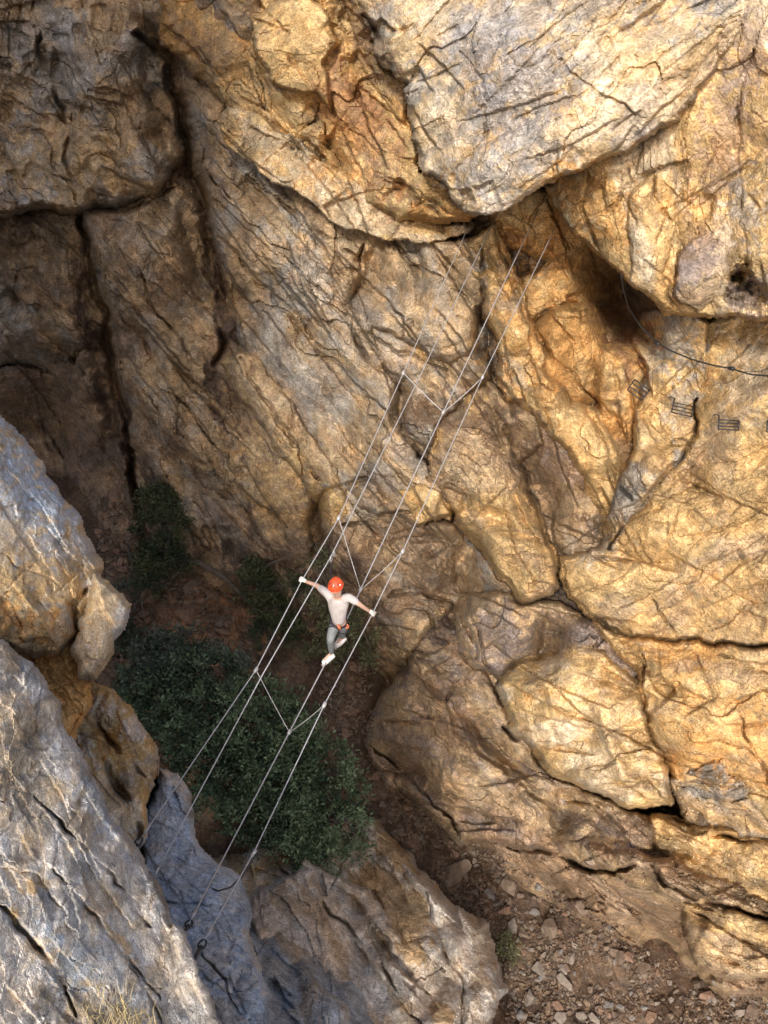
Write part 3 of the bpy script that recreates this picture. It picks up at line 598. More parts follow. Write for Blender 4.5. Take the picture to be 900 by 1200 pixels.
# rock with the cable anchors, its skylit shade painted in as blue
anc = fore('anchor_outcrop', 40, 322, 780, 1212, lambda x, y: 16.0 - (np.minimum(y, 1220) - 800) * .0065 + (x - 200) * .001,
 [pl([(60,780),(100,794),(128,806),(152,832),(182,868),(190,884),(184,904),(172,940),(172,990),(150,1010),(100,980),(60,900)], o=.1, gx=-.5, r=12, e=1.8, R=30, b=.4, c=PAL*.92, c2=OCH*.9, c3=LIM, ang=60, det=.42, sc=2.),
  pl([(188,896),(208,902),(222,934),(226,972),(240,1000),(270,1020),(290,1050),(294,1100),(310,1160),(314,1200),(330,1520),(150,1520),(160,1100),(168,960)], o=0, gx=.25, gy=.9, r=14, e=2.2, R=40, b=.5, c=BLU*1.3, c2=LIM*.9, c3=BLU, ang=30, det=.40, sc=2.),
  pl([(196,1080),(230,1060),(292,1090),(300,1120),(312,1180),(330,1520),(190,1520),(180,1150)], o=.25, gy=.2, r=12, e=1., R=40, b=.3, c=LIM, c2=PAL*.9, c3=GRY, ang=60, det=.3, sc=2.5)],
 [([(115,850),(140,880),(170,910)], 4, .7), ([(236,1115),(262,1150),(285,1190)], 2, .25), ([(175,1045),(210,1060),(250,1060)], 2.4, .2), ([(225,985),(232,1030),(262,1045)], 1.6, .15), ([(120,890),(150,940),(165,985)], 7, .9)],
 [(130,870,26,30,50,ORA,.6),(150,920,14,30,30,BRN,.6),(230,1000,60,70,30,BLU*1.35,.6),(200,1060,40,16,10,BLU,.7),(160,850,20,20,0,LIM,.7),(250,1140,50,50,0,LIM*1.02,.6),(170,900,30,10,0,PAL,.5)], 260, 12., 'grey limestone outcrop, skylit blue painted in, that carries the cable anchors')
# nearest slab
nb = fore('foreground_slab', -12, 272, 740, 1212, lambda x, y: 10.6 - (np.minimum(y, 1215) - 760) * .0046 + (np.maximum(x, -30) - 60) * .005,
 [pl([(-400,690),(-20,742),(10,752),(40,776),(66,812),(76,850),(100,882),(112,912),(128,956),(162,996),(186,1036),(206,1084),(232,1140),(262,1200),(330,1520),(-400,1520)], o=0, gx=-.15, r=12, e=1.8, R=70, b=.45, c=LIM*.97, c2=GRY, c3=PAL*.85, ang=68, det=.26, sc=3.2),
  pl([(204,1080),(214,1090),(236,1140),(256,1190),(300,1320),(300,1520),(210,1520),(216,1180),(202,1120)], o=.12, r=6, e=.5, R=12, b=.1, c=WHT*.85, c2=LIM, c3=WHT*.7, ang=70, det=.15, sc=3.2)],
 [([(42,935),(80,975),(120,1015),(150,1050),(176,1088)], 2.6, .3), ([(66,1020),(110,1075),(150,1125),(190,1170)], 3.2, .22), ([(0,1065),(30,1095),(60,1130),(90,1190)], 4.5, .45), ([(150,1130),(185,1180),(200,1230)], 2, .15)],
 [(90,1130,30,40,50,BLU*.95,.7),(60,1100,30,12,50,BLU,.7),(110,870,40,14,60,BLU*1.1,.5),(120,950,50,16,55,BLU*1.1,.5),(10,1180,70,46,55,WHT,.9),(-10,1130,60,30,50,WHT*.9,.7),(135,1098,34,6,48,OCH*.85,.7),  # WHT patches: sunlight on the lower left corner, painted into the colour
  (12,860,14,60,5,PAL,.6),(40,1040,14,8,0,OCH,.7),(10,1072,14,10,0,OCH*1.05,.8),(60,1035,12,8,0,OCH,.6)], 300, 9., 'pale grey pitted limestone slab nearest the camera')

def surf_t(lay, px, py):
    ax_, ay_, TT, MM = lay
    i = int(np.argmin(abs(ay_ - py))); j = int(np.argmin(abs(ax_ - px)))
    return float(TT[i, j])
def near_wall_t(px, py, also=True):
    i = int(np.argmin(abs(gy - py))); j = int(np.argmin(abs(gx - px)))
    return float(T[i, j])
exec_objects = True
# unseen canyon side left of the picture, added and shaped to shade the left wall
def occluder_cliff():
    a = np.linspace(0, 1, 90); U, V = np.meshgrid(a, a)
    y = -1 + 14 * U; z = 12 + 46 * V
    x = -9.3 + fbm(y * .3, z * .12, 5, 4) * 1.1 + tri(y / 3, z / 3, 7) * .9
    x = x - 8 * np.clip(np.abs(U - .5) * 2 - .7, 0, 1) * 3 - 10 * np.clip(V - .9, 0, 1)
    P1 = np.stack([x, y, z], -1).reshape(-1, 3); P2 = P1.copy(); P2[:, 0] = -40
    q = grid_faces(90, 90); n = len(P1)
    i = np.arange(n).reshape(90, 90)
    rim = np.concatenate([i[0, :], i[1:, -1], i[-1, -2::-1], i[-2:0:-1, 0]])
    rq = np.stack([rim, np.roll(rim, -1), np.roll(rim, -1) + n, rim + n], -1)
    c = np.tile(TAN, (2 * n, 1))
    me = np_mesh('occluder_cliff', np.concatenate([P1, P2]), np.concatenate([q, q + n, rq]), c)
    tag(link_mesh('occluder_cliff', me, ROCK, None, False), 'unseen brown buttress added on the near side to shade the gorge', None, None, 'structure')
occluder_cliff()
#OBJECTS
# ------------------------------------------------------------------ generic builders
def grid_lookup(ax_, ay_, TT, px, py):
    j = int(np.clip(np.searchsorted(ax_, px), 1, len(ax_) - 1)); i = int(np.clip(np.searchsorted(ay_, py), 1, len(ay_) - 1))
    return float(TT[i, j])
T_FL = floor_h(X3, Y3); T_OV = np.where(M2, T2, 1e3)
def floor_at(px, py): return grid_lookup(fx, fy, T_FL, px, py)
def wall_at(px, py, rad=0):
    v = [grid_lookup(gx, gy, T, px + a, py + b) for a in (-rad, 0, rad) for b in (-rad, 0, rad)]
    if px > 64 and py < 430:
        w = grid_lookup(ox, oy, T_OV, px, py); v.append(w)
    return min(v)
def tube_mesh(name, pts, rad, seg=8, bm=None):
    own = bm is None
    if own: bm = bmesh.new()
    pts = [Vector(p) for p in pts]; n = len(pts); rs = rad if isinstance(rad, (list, tuple)) else [rad] * n
    ring = []; ref = None
    for i, p in enumerate(pts):
        d = (pts[min(i + 1, n - 1)] - pts[max(i - 1, 0)]).normalized()
        if ref is None: ref = Vector((0, 0, 1)) if abs(d.z) < .9 else Vector((1, 0, 0))
        a = d.cross(ref).normalized(); b = a.cross(d).normalized(); ref = b
        ring.append([bm.verts.new(p + (a * math.cos(2 * math.pi * k / seg) + b * math.sin(2 * math.pi * k / seg)) * rs[i]) for k in range(seg)])
    for i in range(n - 1):
        for k in range(seg): bm.faces.new([ring[i][k], ring[i][(k + 1) % seg], ring[i + 1][(k + 1) % seg], ring[i + 1][k]])
    bm.faces.new(ring[0][::-1]); bm.faces.new(ring[-1])
    if own:
        me = bpy.data.meshes.new(name); bmesh.ops.recalc_face_normals(bm, faces=bm.faces); bm.to_mesh(me); bm.free(); return me
def bm_link(name, bm, mat, parent=None, smooth=True):
    bmesh.ops.recalc_face_normals(bm, faces=bm.faces)
    me = bpy.data.meshes.new(name); bm.to_mesh(me); bm.free()
    return link_mesh(name, me, mat, parent, smooth)

STEEL = simple('galvanised_steel', (.52, .52, .53), .42, .3, .1, 30)
DSTEEL = simple('dark_steel', (.05, .05, .055), .5, .5, .2, 30)
BLACKC = simple('black_cable_sheath', (.03, .03, .033), .5, 0, .2, 30)
BRKS = [simple('brown_rubble', (0.131, 0.094, 0.07), .95, 0, .35, 7, .6), simple('tan_rubble', (0.168, 0.123, 0.09), .95, 0, .3, 7, .6),
        simple('pale_rubble', (0.221, 0.184, 0.152), .95, 0, .25, 7, .6), simple('red_rubble', (.20, .125, .085), .95, 0, .35, 7, .6), simple('grey_rubble', (0.189, 0.172, 0.16), .95, 0, .3, 7, .6)]

# ------------------------------------------------------------------ rubble
rng = random.Random(4)
def rock_bm(seed, flat=.6, n=16, bev=.015):
    q = random.Random(seed); bm = bmesh.new()
    for i in range(n):
        v = Vector((q.gauss(0, 1), q.gauss(0, 1), q.gauss(0, 1))).normalized()
        k = max(abs(v.x), abs(v.y), abs(v.z)); v = v.lerp(v / k * .8, .5)
        bm.verts.new((v.x * .5, v.y * .5 * q.uniform(.75, 1), v.z * .5 * flat))
    g = bmesh.ops.convex_hull(bm, input=bm.verts)
    bmesh.ops.delete(bm, geom=[e for e in g['geom_interior'] if isinstance(e, bmesh.types.BMVert)], context='VERTS')
    bmesh.ops.dissolve_limit(bm, angle_limit=R(8), verts=bm.verts, edges=bm.edges)
    bmesh.ops.bevel(bm, geom=bm.edges[:], offset=bev, segments=1, affect='EDGES')
    return bm
stone_meshes = []
for k in range(30):
    bm = rock_bm(k, .35 + .5 * ((k * 7) % 10) / 10, 11 + k % 8)
    me = bpy.data.meshes.new('stone'); bmesh.ops.recalc_face_normals(bm, faces=bm.faces); bm.to_mesh(me); bm.free()
    me.materials.append(BRKS[k % 5]); stone_meshes.append(me)
def inside(px, py, poly):
    return float(polydist(np.array([float(px)]), np.array([float(py)]), poly)[0]) > 0
scree_poly = [(462,925),(540,985),(620,1030),(690,1075),(745,1105),(800,1140),(905,1175),(905,1215),(575,1215),(594,1150),(576,1086),(524,1042),(482,988)]
gully_poly = [(195,664),(250,690),(290,712),(300,770),(240,762),(150,790),(130,760),(128,690),(120,650),(110,600),(150,560),(165,640)]
strip_poly = [(372,800),(420,760),(435,830),(428,880),(450,930),(520,985),(480,1000),(430,960),(400,900)]
def floor_near(px, py): return min(floor_at(px, py), wall_at(px, py))
def put_stone(px, py, size_px, mi, mat=None, label=None, rot=None, sink=.2, group='loose stones on the gorge floor', name='stone'):
    me = stone_meshes[mi % 30]
    if mat is not None:
        me = me.copy(); me.materials[0] = mat
    o = bpy.data.objects.new(name, me); COL.objects.link(o)
    t = floor_near(px, py); sz = size_px * t / F
    o.location = P(px, py, t) + Vector((0, 0, sz * (.25 - sink) + .04)); o.scale = (sz, sz * rng.uniform(.65, 1), sz * rng.uniform(.6, 1))
    o.rotation_euler = rot or (rng.uniform(-.6, .6), rng.uniform(-.6, .6), rng.uniform(0, 6.28))
    return tag(o, label or 'loose angular brown stone among the rubble on the gorge floor', 'stone', group)
notable = [(533,1026,52,3,1,'largest leaning tan slab at the top of the scree beside the pale bedrock ridge'),
 (596,1036,34,7,1,'pointed tan block on the scree just right of the leaning slab'),(600,1086,22,11,2,'square flat pale stone in the upper scree'),
 (632,1136,26,13,2,'upright pale grey stone in the middle of the scree'),(660,1154,30,17,2,'whitish wedge shaped stone right of the upright grey one'),
 (622,1172,26,21,2,'blocky pale stone near the foot of the scree'),(752,1136,24,2,1,'square tan stone near the mouth of the small cave'),
 (680,1066,22,12,1,'flat tan stone against the foot of the cliff at the top of the scree'),(655,1195,24,22,2,'pale stone cut by the bottom edge of the picture'),
 (680,1192,20,27,2,'small pale stone beside the one at the bottom edge'),(590,1068,20,8,3,'reddish stone above the square flat one'),
 (645,1090,30,5,1,'broad tan block in the centre of the upper scree'),(484,990,24,16,3,'brown wedge of rock at the narrow top end of the scree'),
 (866,1188,20,4,2,'pale stone by the right end of the scree'),(712,1180,18,9,4,'grey stone on the lower right scree'),
 (220,720,34,18,3,'large reddish block in the gully rubble above the tree'),(262,742,30,23,3,'orange brown slab at the lower edge of the gully rubble'),
 (178,700,26,28,3,'red brown block at the left of the gully rubble')]
for px, py, sz, mi, mk, lb in notable: put_stone(px, py, sz, mi, BRKS[mk], lb, name='boulder' if sz > 28 else 'stone')
cnt = 0
while cnt < 165:
    px = rng.uniform(460, 905); py = rng.uniform(925, 1210)
    if inside(px, py, scree_poly):
        put_stone(px, py, min(22, 6 + rng.expovariate(1 / 4.5)), rng.randrange(30)); cnt += 1
cnt = 0
while cnt < 90:
    px = rng.uniform(110, 300); py = rng.uniform(560, 790)
    if inside(px, py, gully_poly):
        put_stone(px, py, min(30, 9 + rng.expovariate(1 / 7)), [3, 8, 13, 18, 23, 28, 0, 5, 10][rng.randrange(9)], None, 'loose reddish brown stone in the rubble of the dark gully', group='loose stones in the gully'); cnt += 1
cnt = 0
while cnt < 40:
    px = rng.uniform(372, 520); py = rng.uniform(760, 1000)
    if inside(px, py, strip_poly):
        put_stone(px, py, min(20, 7 + rng.expovariate(1 / 5)), [3, 8, 1, 18, 11][rng.randrange(5)], None, 'loose brown stone at the foot of the cliff beside the tree', group='loose stones beside the tree'); cnt += 1
# gravel nobody could count
def gravel(n):
    V = []; Fc = []; Cc = []; q = np.random.RandomState(3)
    base = []
    for k in range(10):
        bm = rock_bm(100 + k, .6, 9, .02); bm.verts.ensure_lookup_table()
        bmesh.ops.triangulate(bm, faces=bm.faces)
        base.append((np.array([v.co[:] for v in bm.verts]), np.array([[v.index for v in f.verts] for f in bm.faces]))); bm.free()
    off = 0; c = 0
    polys = [(scree_poly, .68), (gully_poly, .16), (strip_poly, .16)]
    while c < n:
        w = q.rand(); poly = polys[0][0] if w < .68 else (polys[1][0] if w < .84 else polys[2][0])
        a = np.array(poly); px = q.uniform(a[:, 0].min(), a[:, 0].max()); py = q.uniform(a[:, 1].min(), a[:, 1].max())
        if float(polydist(np.array([px]), np.array([py]), poly)[0]) < -6: continue
        # drifts of coarser and finer stuff
        dn = fbm(np.array([px / 45]), np.array([py / 45]), 6, 3)[0]
        if q.rand() > .5 + 1.6 * dn: c += .15; continue
        t = floor_near(px, py); sz = (2.0 + q.exponential(1.5)) * t / F
        b, f = base[q.randint(10)]; an = q.uniform(0, 6.28); ca, sa = math.cos(an), math.sin(an)
        m = b * np.array([sz, sz * q.uniform(.6, 1), sz * .8]) * 1.2
        m = np.stack([m[:, 0] * ca - m[:, 1] * sa, m[:, 0] * sa + m[:, 1] * ca, m[:, 2] + m[:, 0] * q.uniform(-.5, .5)], -1)
        V.append(m + np.array(P(px, py, t - .02))); Fc.append(f + off); off += len(b); c += 1
        col = [np.array([.20, .14, .10]), np.array([.27, .20, .14]), np.array([.235, .19, .15]), np.array([.13, .09, .068])][q.randint(4)] * q.uniform(.75, 1.2)
        Cc.append(np.tile(col, (len(b), 1)))
    me = np_mesh('gravel', np.concatenate(V), np.concatenate(Fc), np.concatenate(Cc))
    for p in me.polygons: p.use_smooth = False
    o = link_mesh('gravel', me, SOILM, None, False)
    tag(o, 'fine brown rock chips strewn over the gorge floor', 'gravel', None, 'stuff')
gravel(11000)

# ------------------------------------------------------------------ foliage
def leaf_mat(name, rough=.6):
    m, t, N, L, b = mat_new(name)
    at = N.new('ShaderNodeVertexColor'); at.layer_name = 'Col'; L.new(at.outputs[0], b.inputs['Base Color'])
    b.inputs['Roughness'].default_value = rough; b.inputs['Specular IOR Level'].default_value = .25
    return m
LEAF = leaf_mat('leaves'); STRAW = leaf_mat('dry_straw', .8)
BARK = simple('grey_bark', (.12, .095, .075), .95, 0, .35, 9, .5)
def crown(blobs, n, ls, cols, seed, parent, name='crown', gap=.35):
    q = np.random.RandomState(seed); C_ = []; w = np.array([b[3] ** 2 for b in blobs]); w = w / w.sum()
    k = n // 12
    bi = q.choice(len(blobs), k, p=w)
    cen = np.array([list(P(b[0], b[1], b[2])) for b in blobs])[bi]; rad = np.array([b[3] for b in blobs])[bi]
    d = q.normal(size=(k, 3)); d /= np.linalg.norm(d, axis=1)[:, None]
    d[:, 2] = np.where(q.rand(k) < .7, np.abs(d[:, 2]), d[:, 2])
    rr = rad * (.45 + .62 * q.rand(k) ** .6)
    tw = cen + d * rr[:, None] * np.array([1, 1, .8])
    nn = fbm(tw[:, 0] * 1.6 + 9, tw[:, 1] * 1.6 + tw[:, 2] * 1.3, seed, 3)
    keep = nn > -gap * .30 - .05 * q.rand(k)
    tw = tw[keep]; d = d[keep]; nn = nn[keep]; k = len(tw)
    dirs = d + q.normal(size=(k, 3)) * .6; dirs[:, 2] += .3; dirs /= np.linalg.norm(dirs, axis=1)[:, None]
    m = 12; L_ = np.repeat(q.uniform(.18, .42, k), m)
    s_ = np.tile(np.linspace(0, 1, m), k); pos = np.repeat(tw, m, 0) + np.repeat(dirs, m, 0) * (s_ * L_)[:, None] + q.normal(size=(k * m, 3)) * .045
    ld = np.repeat(dirs, m, 0) * .6 + q.normal(size=(k * m, 3)) * .8; ld /= np.linalg.norm(ld, axis=1)[:, None]
    sd = np.cross(ld, q.normal(size=(k * m, 3))); sd /= np.linalg.norm(sd, axis=1)[:, None]
    sz = ls * q.uniform(.6, 1.3, k * m)[:, None]
    up = np.cross(ld, sd)
    v = np.stack([pos, pos + ld * sz * .5 + sd * sz * .24, pos + ld * sz + up * sz * .12, pos + ld * sz * .5 - sd * sz * .24], 1).reshape(-1, 3)
    f = np.arange(len(v)).reshape(-1, 4)
    a = np.clip(.38 + nn * 2.1 + q.normal(size=k) * .22, 0, 1); a = np.repeat(a, m)[:, None]
    col = cols[0] * (1 - a) + cols[1] * a; col = col * q.uniform(.75, 1.3, (k * m, 1))
    me = np_mesh(name, v, f, np.repeat(col, 4, 0))
    for p in me.polygons: p.use_smooth = False
    return link_mesh(name, me, LEAF, parent, False), tw
def tree(name, label, base, blobs, n, ls, cols, seed, limbs, tr=.10, group=None, gap=.35, cat='tree', stray=40):
    q = random.Random(seed)
    t0 = floor_near(*base[:2]) if len(base) == 2 else base[2]
    b0 = P(base[0], base[1], t0)
    root = empty(name, b0, label, cat, group)
    o, tw = crown(blobs, n, ls, cols, seed, root, 'crown', gap)
    cs = sorted([(P(b[0], b[1], b[2]), b[3]) for b in blobs], key=lambda z: -z[1])[:limbs]
    mid = sum([c[0] for c in cs], Vector()) / len(cs)
    fork = b0.lerp(mid, .35); fork.z = b0.z + max(.3, (mid.z - b0.z) * .35)
    link_mesh('trunk', tube_mesh('trunk', [b0 - Vector((0, 0, .3)), b0.lerp(fork, .5) + Vector((q.uniform(-.1, .1), q.uniform(-.1, .1), 0)), fork], [tr * 1.3, tr, tr * .85]), BARK, root)
    for c, rd in cs:
        p1 = fork.lerp(c, .5) + Vector((q.uniform(-.25, .25), q.uniform(-.25, .25), q.uniform(-.1, .3)))
        link_mesh('limb', tube_mesh('limb', [fork, fork.lerp(p1, .5) + Vector((0, 0, .08)), p1, c, c + (c - p1) * .3], [tr * .7, tr * .55, tr * .42, tr * .25, tr * .1], 6), BARK, root)
    bm = bmesh.new()
    for i in range(min(stray, len(tw))):
        e = Vector(tw[q.randrange(len(tw))]); c = min(cs, key=lambda z: (z[0] - e).length)[0]
        h = c.lerp(e, .5) + Vector((q.uniform(-.15, .15), q.uniform(-.15, .15), q.uniform(-.1, .15)))
        tube_mesh('x', [c, h, e + (e - h) * .25], [.028, .02, .007], 4, bm)
    o_ = bm_link('twigs', bm, BARK, root); o_['kind'] = 'stuff'
    return root
DG = np.array([.022, .042, .024]); LG = np.array([.15, .215, .12]); OG = np.array([.075, .085, .04]); OL = np.array([.15, .155, .08]); GG = np.array([.11, .135, .105])
def bl(l, lift=2.6): return [(x, y, floor_near(x, y) - lift - r_ / 60, r_ / F * 32 * 1.12) for x, y, r_ in l]
tree('broadleaf_tree', 'large dense dark green tree filling the gully below the climber', (255, 905),
     bl([(205,822,40),(170,812,30),(168,850,28),(240,812,40),(205,868,38),(250,862,48),(296,852,48),(330,872,42),(246,912,36),(285,905,46),(325,918,48),(362,905,38),(384,940,36),(345,955,40),(300,948,34),(352,985,26),(392,978,28),(414,992,16),(376,1004,18),(270,946,26),(318,975,24)], 3.2),
     62000, .125, (DG, LG), 5, 9, .16, gap=.75)
tree('bushy_tree', 'grey green bushy tree above the large dark one, next to the rubble', (215, 800),
     bl([(185,772,24),(215,768,28),(245,775,22),(170,795,22),(205,792,26),(268,790,20)], 3.6), 15000, .12, (DG * 1.3, GG), 8, 4, .10)
tree('leafy_shrub', 'tall dark shrub at the foot of the deep cleft left of the slab', (190, 690),
     [(x, y, floor_near(x, y) - 1.6, r_ / F * 36) for x, y, r_ in [(186,588,20),(200,612,22),(176,620,18),(190,648,22),(210,660,16),(168,658,14),(180,680,18)]], 13000, .125, (DG * .9, OG), 12, 4, .07, cat='shrub')
tree('leafy_shrub', 'dark shrub between the gully rubble and the hand cable', (318, 770),
     [(x, y, floor_near(x, y) - 1.4, r_ / F * 34) for x, y, r_ in [(292,672,14),(305,690,18),(316,716,20),(330,742,20),(308,742,14),(345,690,10)]], 9000, .12, (DG, OG), 13, 4, .06, cat='shrub')
tree('leafy_shrub', 'sparse olive shrub directly behind and below the climber', (405, 800),
     [(x, y, floor_near(x, y) - 1.0, r_ / F * 33) for x, y, r_ in [(378,700,16),(398,722,20),(425,738,18),(384,752,18),(412,768,22),(436,770,14),(364,770,14),(372,655,12)]], 9500, .115, (OG * .8, OL), 14, 4, .05, cat='shrub', gap=.1)
tree('leafy_shrub', 'low grey scrub beside the knob, at the left of the bushy tree', (140, 775),
     [(x, y, floor_near(x, y) - .9, r_ / F * 36) for x, y, r_ in [(135,735,14),(150,752,14),(142,700,12)]], 3500, .12, (DG, GG * .7), 15, 3, .05, cat='shrub')
tree('weed', 'small pale green weed on the left edge of the scree', (592, 1116),
     [(x, y, floor_near(x, y) - .1, r_ / F * 31) for x, y, r_ in [(588,1100,6),(592,1114,7),(597,1126,5)]], 900, .09, (OG, OL * 1.2), 16, 2, .02, cat='weed', stray=6)
def bare_branch(pts, r0, label):
    P_ = [P(x, y, floor_near(x, y) - d) for x, y, d in pts]
    o = link_mesh('fallen_branch', tube_mesh('fallen_branch', P_, [r0 * (1 - .75 * i / (len(P_) - 1)) for i in range(len(P_))], 7), BARK)
    tag(o, label, 'branch')
bare_branch([(205,652,.3),(235,660,.7),(262,676,.8),(292,706,.5),(300,720,.2)], .13, 'thick dark dead branch lying across the top of the gully rubble')
bare_branch([(300,672,.4),(318,660,.8),(340,652,1.0),(368,652,.7)], .05, 'thin dead branch arching out of the shrub towards the cables')
bare_branch([(150,640,.4),(163,690,.8),(172,740,.9)], .05, 'thin grey dead stem standing left of the gully rubble')

# dry grass on the nearest slab
def grass(px, py, n, L, seed, label, t=None, spread=.1):
    q = np.random.RandomState(seed); t = t or grid_lookup(nb[0], nb[1], nb[2], px, py)
    b = P(px, py, t); V = []; Fc = []; Cc = []
    for i in range(n):
        o = np.array(b) + np.array([q.normal() * spread, q.normal() * spread, -.04]); a = q.uniform(0, 6.28); le = L * q.uniform(.5, 1.2)
        lean = q.uniform(.15, .9); dx = np.array([math.cos(a), math.sin(a), 0]); sd = np.array([-dx[1], dx[0], 0]) * .0035
        k = len(V) * 1
        for j in range(4):
            f = j / 3; p = o + dx * le * lean * f ** 1.7 + np.array([0, 0, le * (f - .25 * lean * f * f)])
            w = (1 - f) + .12
            V += [p - sd * w, p + sd * w]
        for j in range(3): Fc.append([k + 2 * j, k + 2 * j + 1, k + 2 * j + 3, k + 2 * j + 2])
        Cc += [np.array([.52, .42, .22]) * q.uniform(.6, 1.25)] * 8
    me = np_mesh('dry_grass_tuft', np.array(V), np.array(Fc), np.array(Cc)); o = link_mesh('dry_grass_tuft', me, STRAW, None, False)
    tag(o, label, 'grass tuft', 'dry grass tufts on the near slab')
grass(128, 1206, 200, .21, 1, 'largest straw coloured grass tuft at the bottom edge of the near slab', spread=.13)
grass(100, 1180, 90, .13, 2, 'straw grass tuft rooted in the dark crack of the near slab', spread=.08)
grass(158, 1206, 130, .15, 3, 'small thin grass tuft right of the largest one', spread=.09)
grass(14, 1078, 30, .08, 5, 'tiny dry tuft on the left edge of the near slab', spread=.04)

# ------------------------------------------------------------------ cables of the bridge
def seg(a, b, py):
    f = (py - a[1]) / (b[1] - a[1]); px = a[0] + (b[0] - a[0]) * f
    return px, py, 1 / ((1 - f) / a[2] + f / b[2])
def on(line, py):
    for a, b in zip(line[:-1], line[1:]):
        if min(a[1], b[1]) <= py <= max(a[1], b[1]): return seg(a, b, py)
LA = [(555,252,25.2),(397,607,18.55),(354,680,17.75),(300,785,16.7),(160,990,14.6)]
LB = [(583,250,24.8),(494,437,20.3),(388,652,17.15),(308,790,15.9),(172,1043,14.1)]
LC = [(630,248,24.5),(520,482,21.3),(422,692,18.75),(392,757,18.15),(262,1005,15.3),(220,1085,14.0)]
LD = [(655,258,24.4),(566,441,21.4),(472,646,18.3),(436,720,17.45),(380,826,16.2),(297,1000,14.75),(235,1110,13.7)]
def cable(name, line, r_, label, cat):
    e_ = line[-1]; line = line[:-1] + [(e_[0], e_[1], grid_lookup(anc[0], anc[1], anc[2], e_[0], e_[1]) - .10)]
    pts = [P(*p) for p in line]; fine = []
    for a, b in zip(pts[:-1], pts[1:]):
        for k in range(6): fine.append(a.lerp(b, k / 6))
    fine.append(pts[-1]); root = empty(name, fine[-1], label, cat, 'cables of the suspended rope bridge')
    link_mesh('wire_rope', tube_mesh('wire_rope', fine, r_, 8), STEEL, root)
    e = fine[-1]; d = (fine[-1] - fine[-2]).normalized()
    bm = bmesh.new(); tube_mesh('x', [e - d * .32, e - d * .18], r_ * 2.2, 8, bm); link_o = bm_link('clamp', bm, STEEL, root)
    bm = bmesh.new(); pts = []
    for k in range(13):
        an = k / 12 * 2 * math.pi; u_ = d; v_ = d.cross(Vector((0, 0, 1))).normalized()
        pts.append(e - d * .05 + u_ * .07 * math.cos(an) + v_ * .045 * math.sin(an))
    tube_mesh('x', pts, .013, 6, bm); tube_mesh('x', [e - d * .02, e + d * .3], .02, 8, bm); bm_link('eye_bolt', bm, DSTEEL, root)
    return root
cable('hand_cable', LA, .0092, 'left hand cable, the one the climber holds with the outstretched arm', 'cable')
cable('safety_cable', LB, .0092, 'second cable from the left, the one the safety lanyard clips onto', 'cable')
cable('foot_cable', LC, .0105, 'foot cable the climber stands on, third from the left', 'cable')
cable('hand_cable', LD, .0092, 'right hand cable, lowest right of the four', 'cable')
def sag(a, b, s_, n=8):
    return [a.lerp(b, k / n) - Vector((0, 0, s_ * math.sin(math.pi * k / n))) for k in range(n + 1)]
def spreader(ya, yc, yd, label):
    a, c, d = P(*on(LA, ya)), P(*on(LC, yc)), P(*on(LD, yd))
    root = empty('spreader_rope', c, label, 'rope', 'spreader ropes between the bridge cables')
    link_mesh('rope', tube_mesh('rope', sag(a, c, .02) + sag(c, d, .03)[1:], .0068, 6), STEEL, root)
    for p, L_ in ((a, LA), (c, LC), (d, LD)):
        bm = bmesh.new(); k = on(L_, ya if L_ is LA else (yc if L_ is LC else yd) ); q = P(*on(L_, k[1] + 4)); dr = (q - p).normalized()
        tube_mesh('x', [p - dr * .045, p - dr * .02, p + dr * .02, p + dr * .045], [.022, .03, .03, .022], 8, bm)
        for sgn in (-1, 1): tube_mesh('x', [p + dr * .02 * sgn - Vector((0, 0, .04)), p + dr * .02 * sgn + Vector((0, 0, .045))], .009, 6, bm)
        bm_link('cable_clamp', bm, STEEL, root)
spreader(437, 483, 442, 'highest V shaped spreader rope, near the overhang')
spreader(607, 691, 646, 'V shaped spreader rope just above the climber')
spreader(785, 858, 826, 'lowest V shaped spreader rope, over the dark tree')
# black loop hanging between right hand cable and foot cable at the near end
c0, c1 = P(297, 1000, 14.72), P(*on(LC, 1040))
root = empty('cable_loop', c0, 'black cable loop hanging between the two right cables above the blue grey rock', 'cable')
link_mesh('loop', tube_mesh('loop', [c0, P(293, 1012, 14.75), P(284, 1026, 14.7), P(270, 1040, 14.6), P(256, 1044, 14.55), c1], .012, 8), BLACKC, root)
bm = bmesh.new(); tube_mesh('x', [c0 - Vector((.03, .03, .03)), c0 + Vector((.03, .03, .03))], .026, 8, bm); bm_link('clamp', bm, STEEL, root)

# ------------------------------------------------------------------ rungs and safety line on the right wall
def rung_frame(px, py, ang, wpx, hpx, label, hook=True):
    t = wall_at(px, py, 8) - .18; c = P(px, py, t)
    root = empty('foothold_grate', c, label, 'foothold', 'steel bar footholds bolted to the right wall')
    a = R(ang)
    def Q(u_, v_, d=0): return P(px + u_ * math.cos(a) - v_ * math.sin(a), py + u_ * math.sin(a) + v_ * math.cos(a), t + d)
    w, h = wpx / 2, hpx / 2
    for i in range(4):
        v_ = -h + 2 * h * i / 3
        link_mesh('bar', tube_mesh('bar', [Q(-w, v_), Q(w, v_)], .013, 6), DSTEEL, root)
    for sg in (-1, 1):
        link_mesh('side_bar', tube_mesh('side_bar', [Q(sg * w, -h - (5 if (sg < 0 and hook) else 0)), Q(sg * w, h)], .015, 6), DSTEEL, root)
        link_mesh('wall_pin', tube_mesh('wall_pin', [Q(sg * w, -h + 1), Q(sg * w * .96, -h + 1, .6)], .013, 6), DSTEEL, root)
    if hook: link_mesh('hook', tube_mesh('hook', [Q(-w, -h - 5), Q(-w - 5, -h - 6), Q(-w - 7, -h - 4, .3)], .012, 6), DSTEEL, root)
rung_frame(748, 457, 36, 21, 15, 'tilted dark steel foothold nearest the cave recess', False)
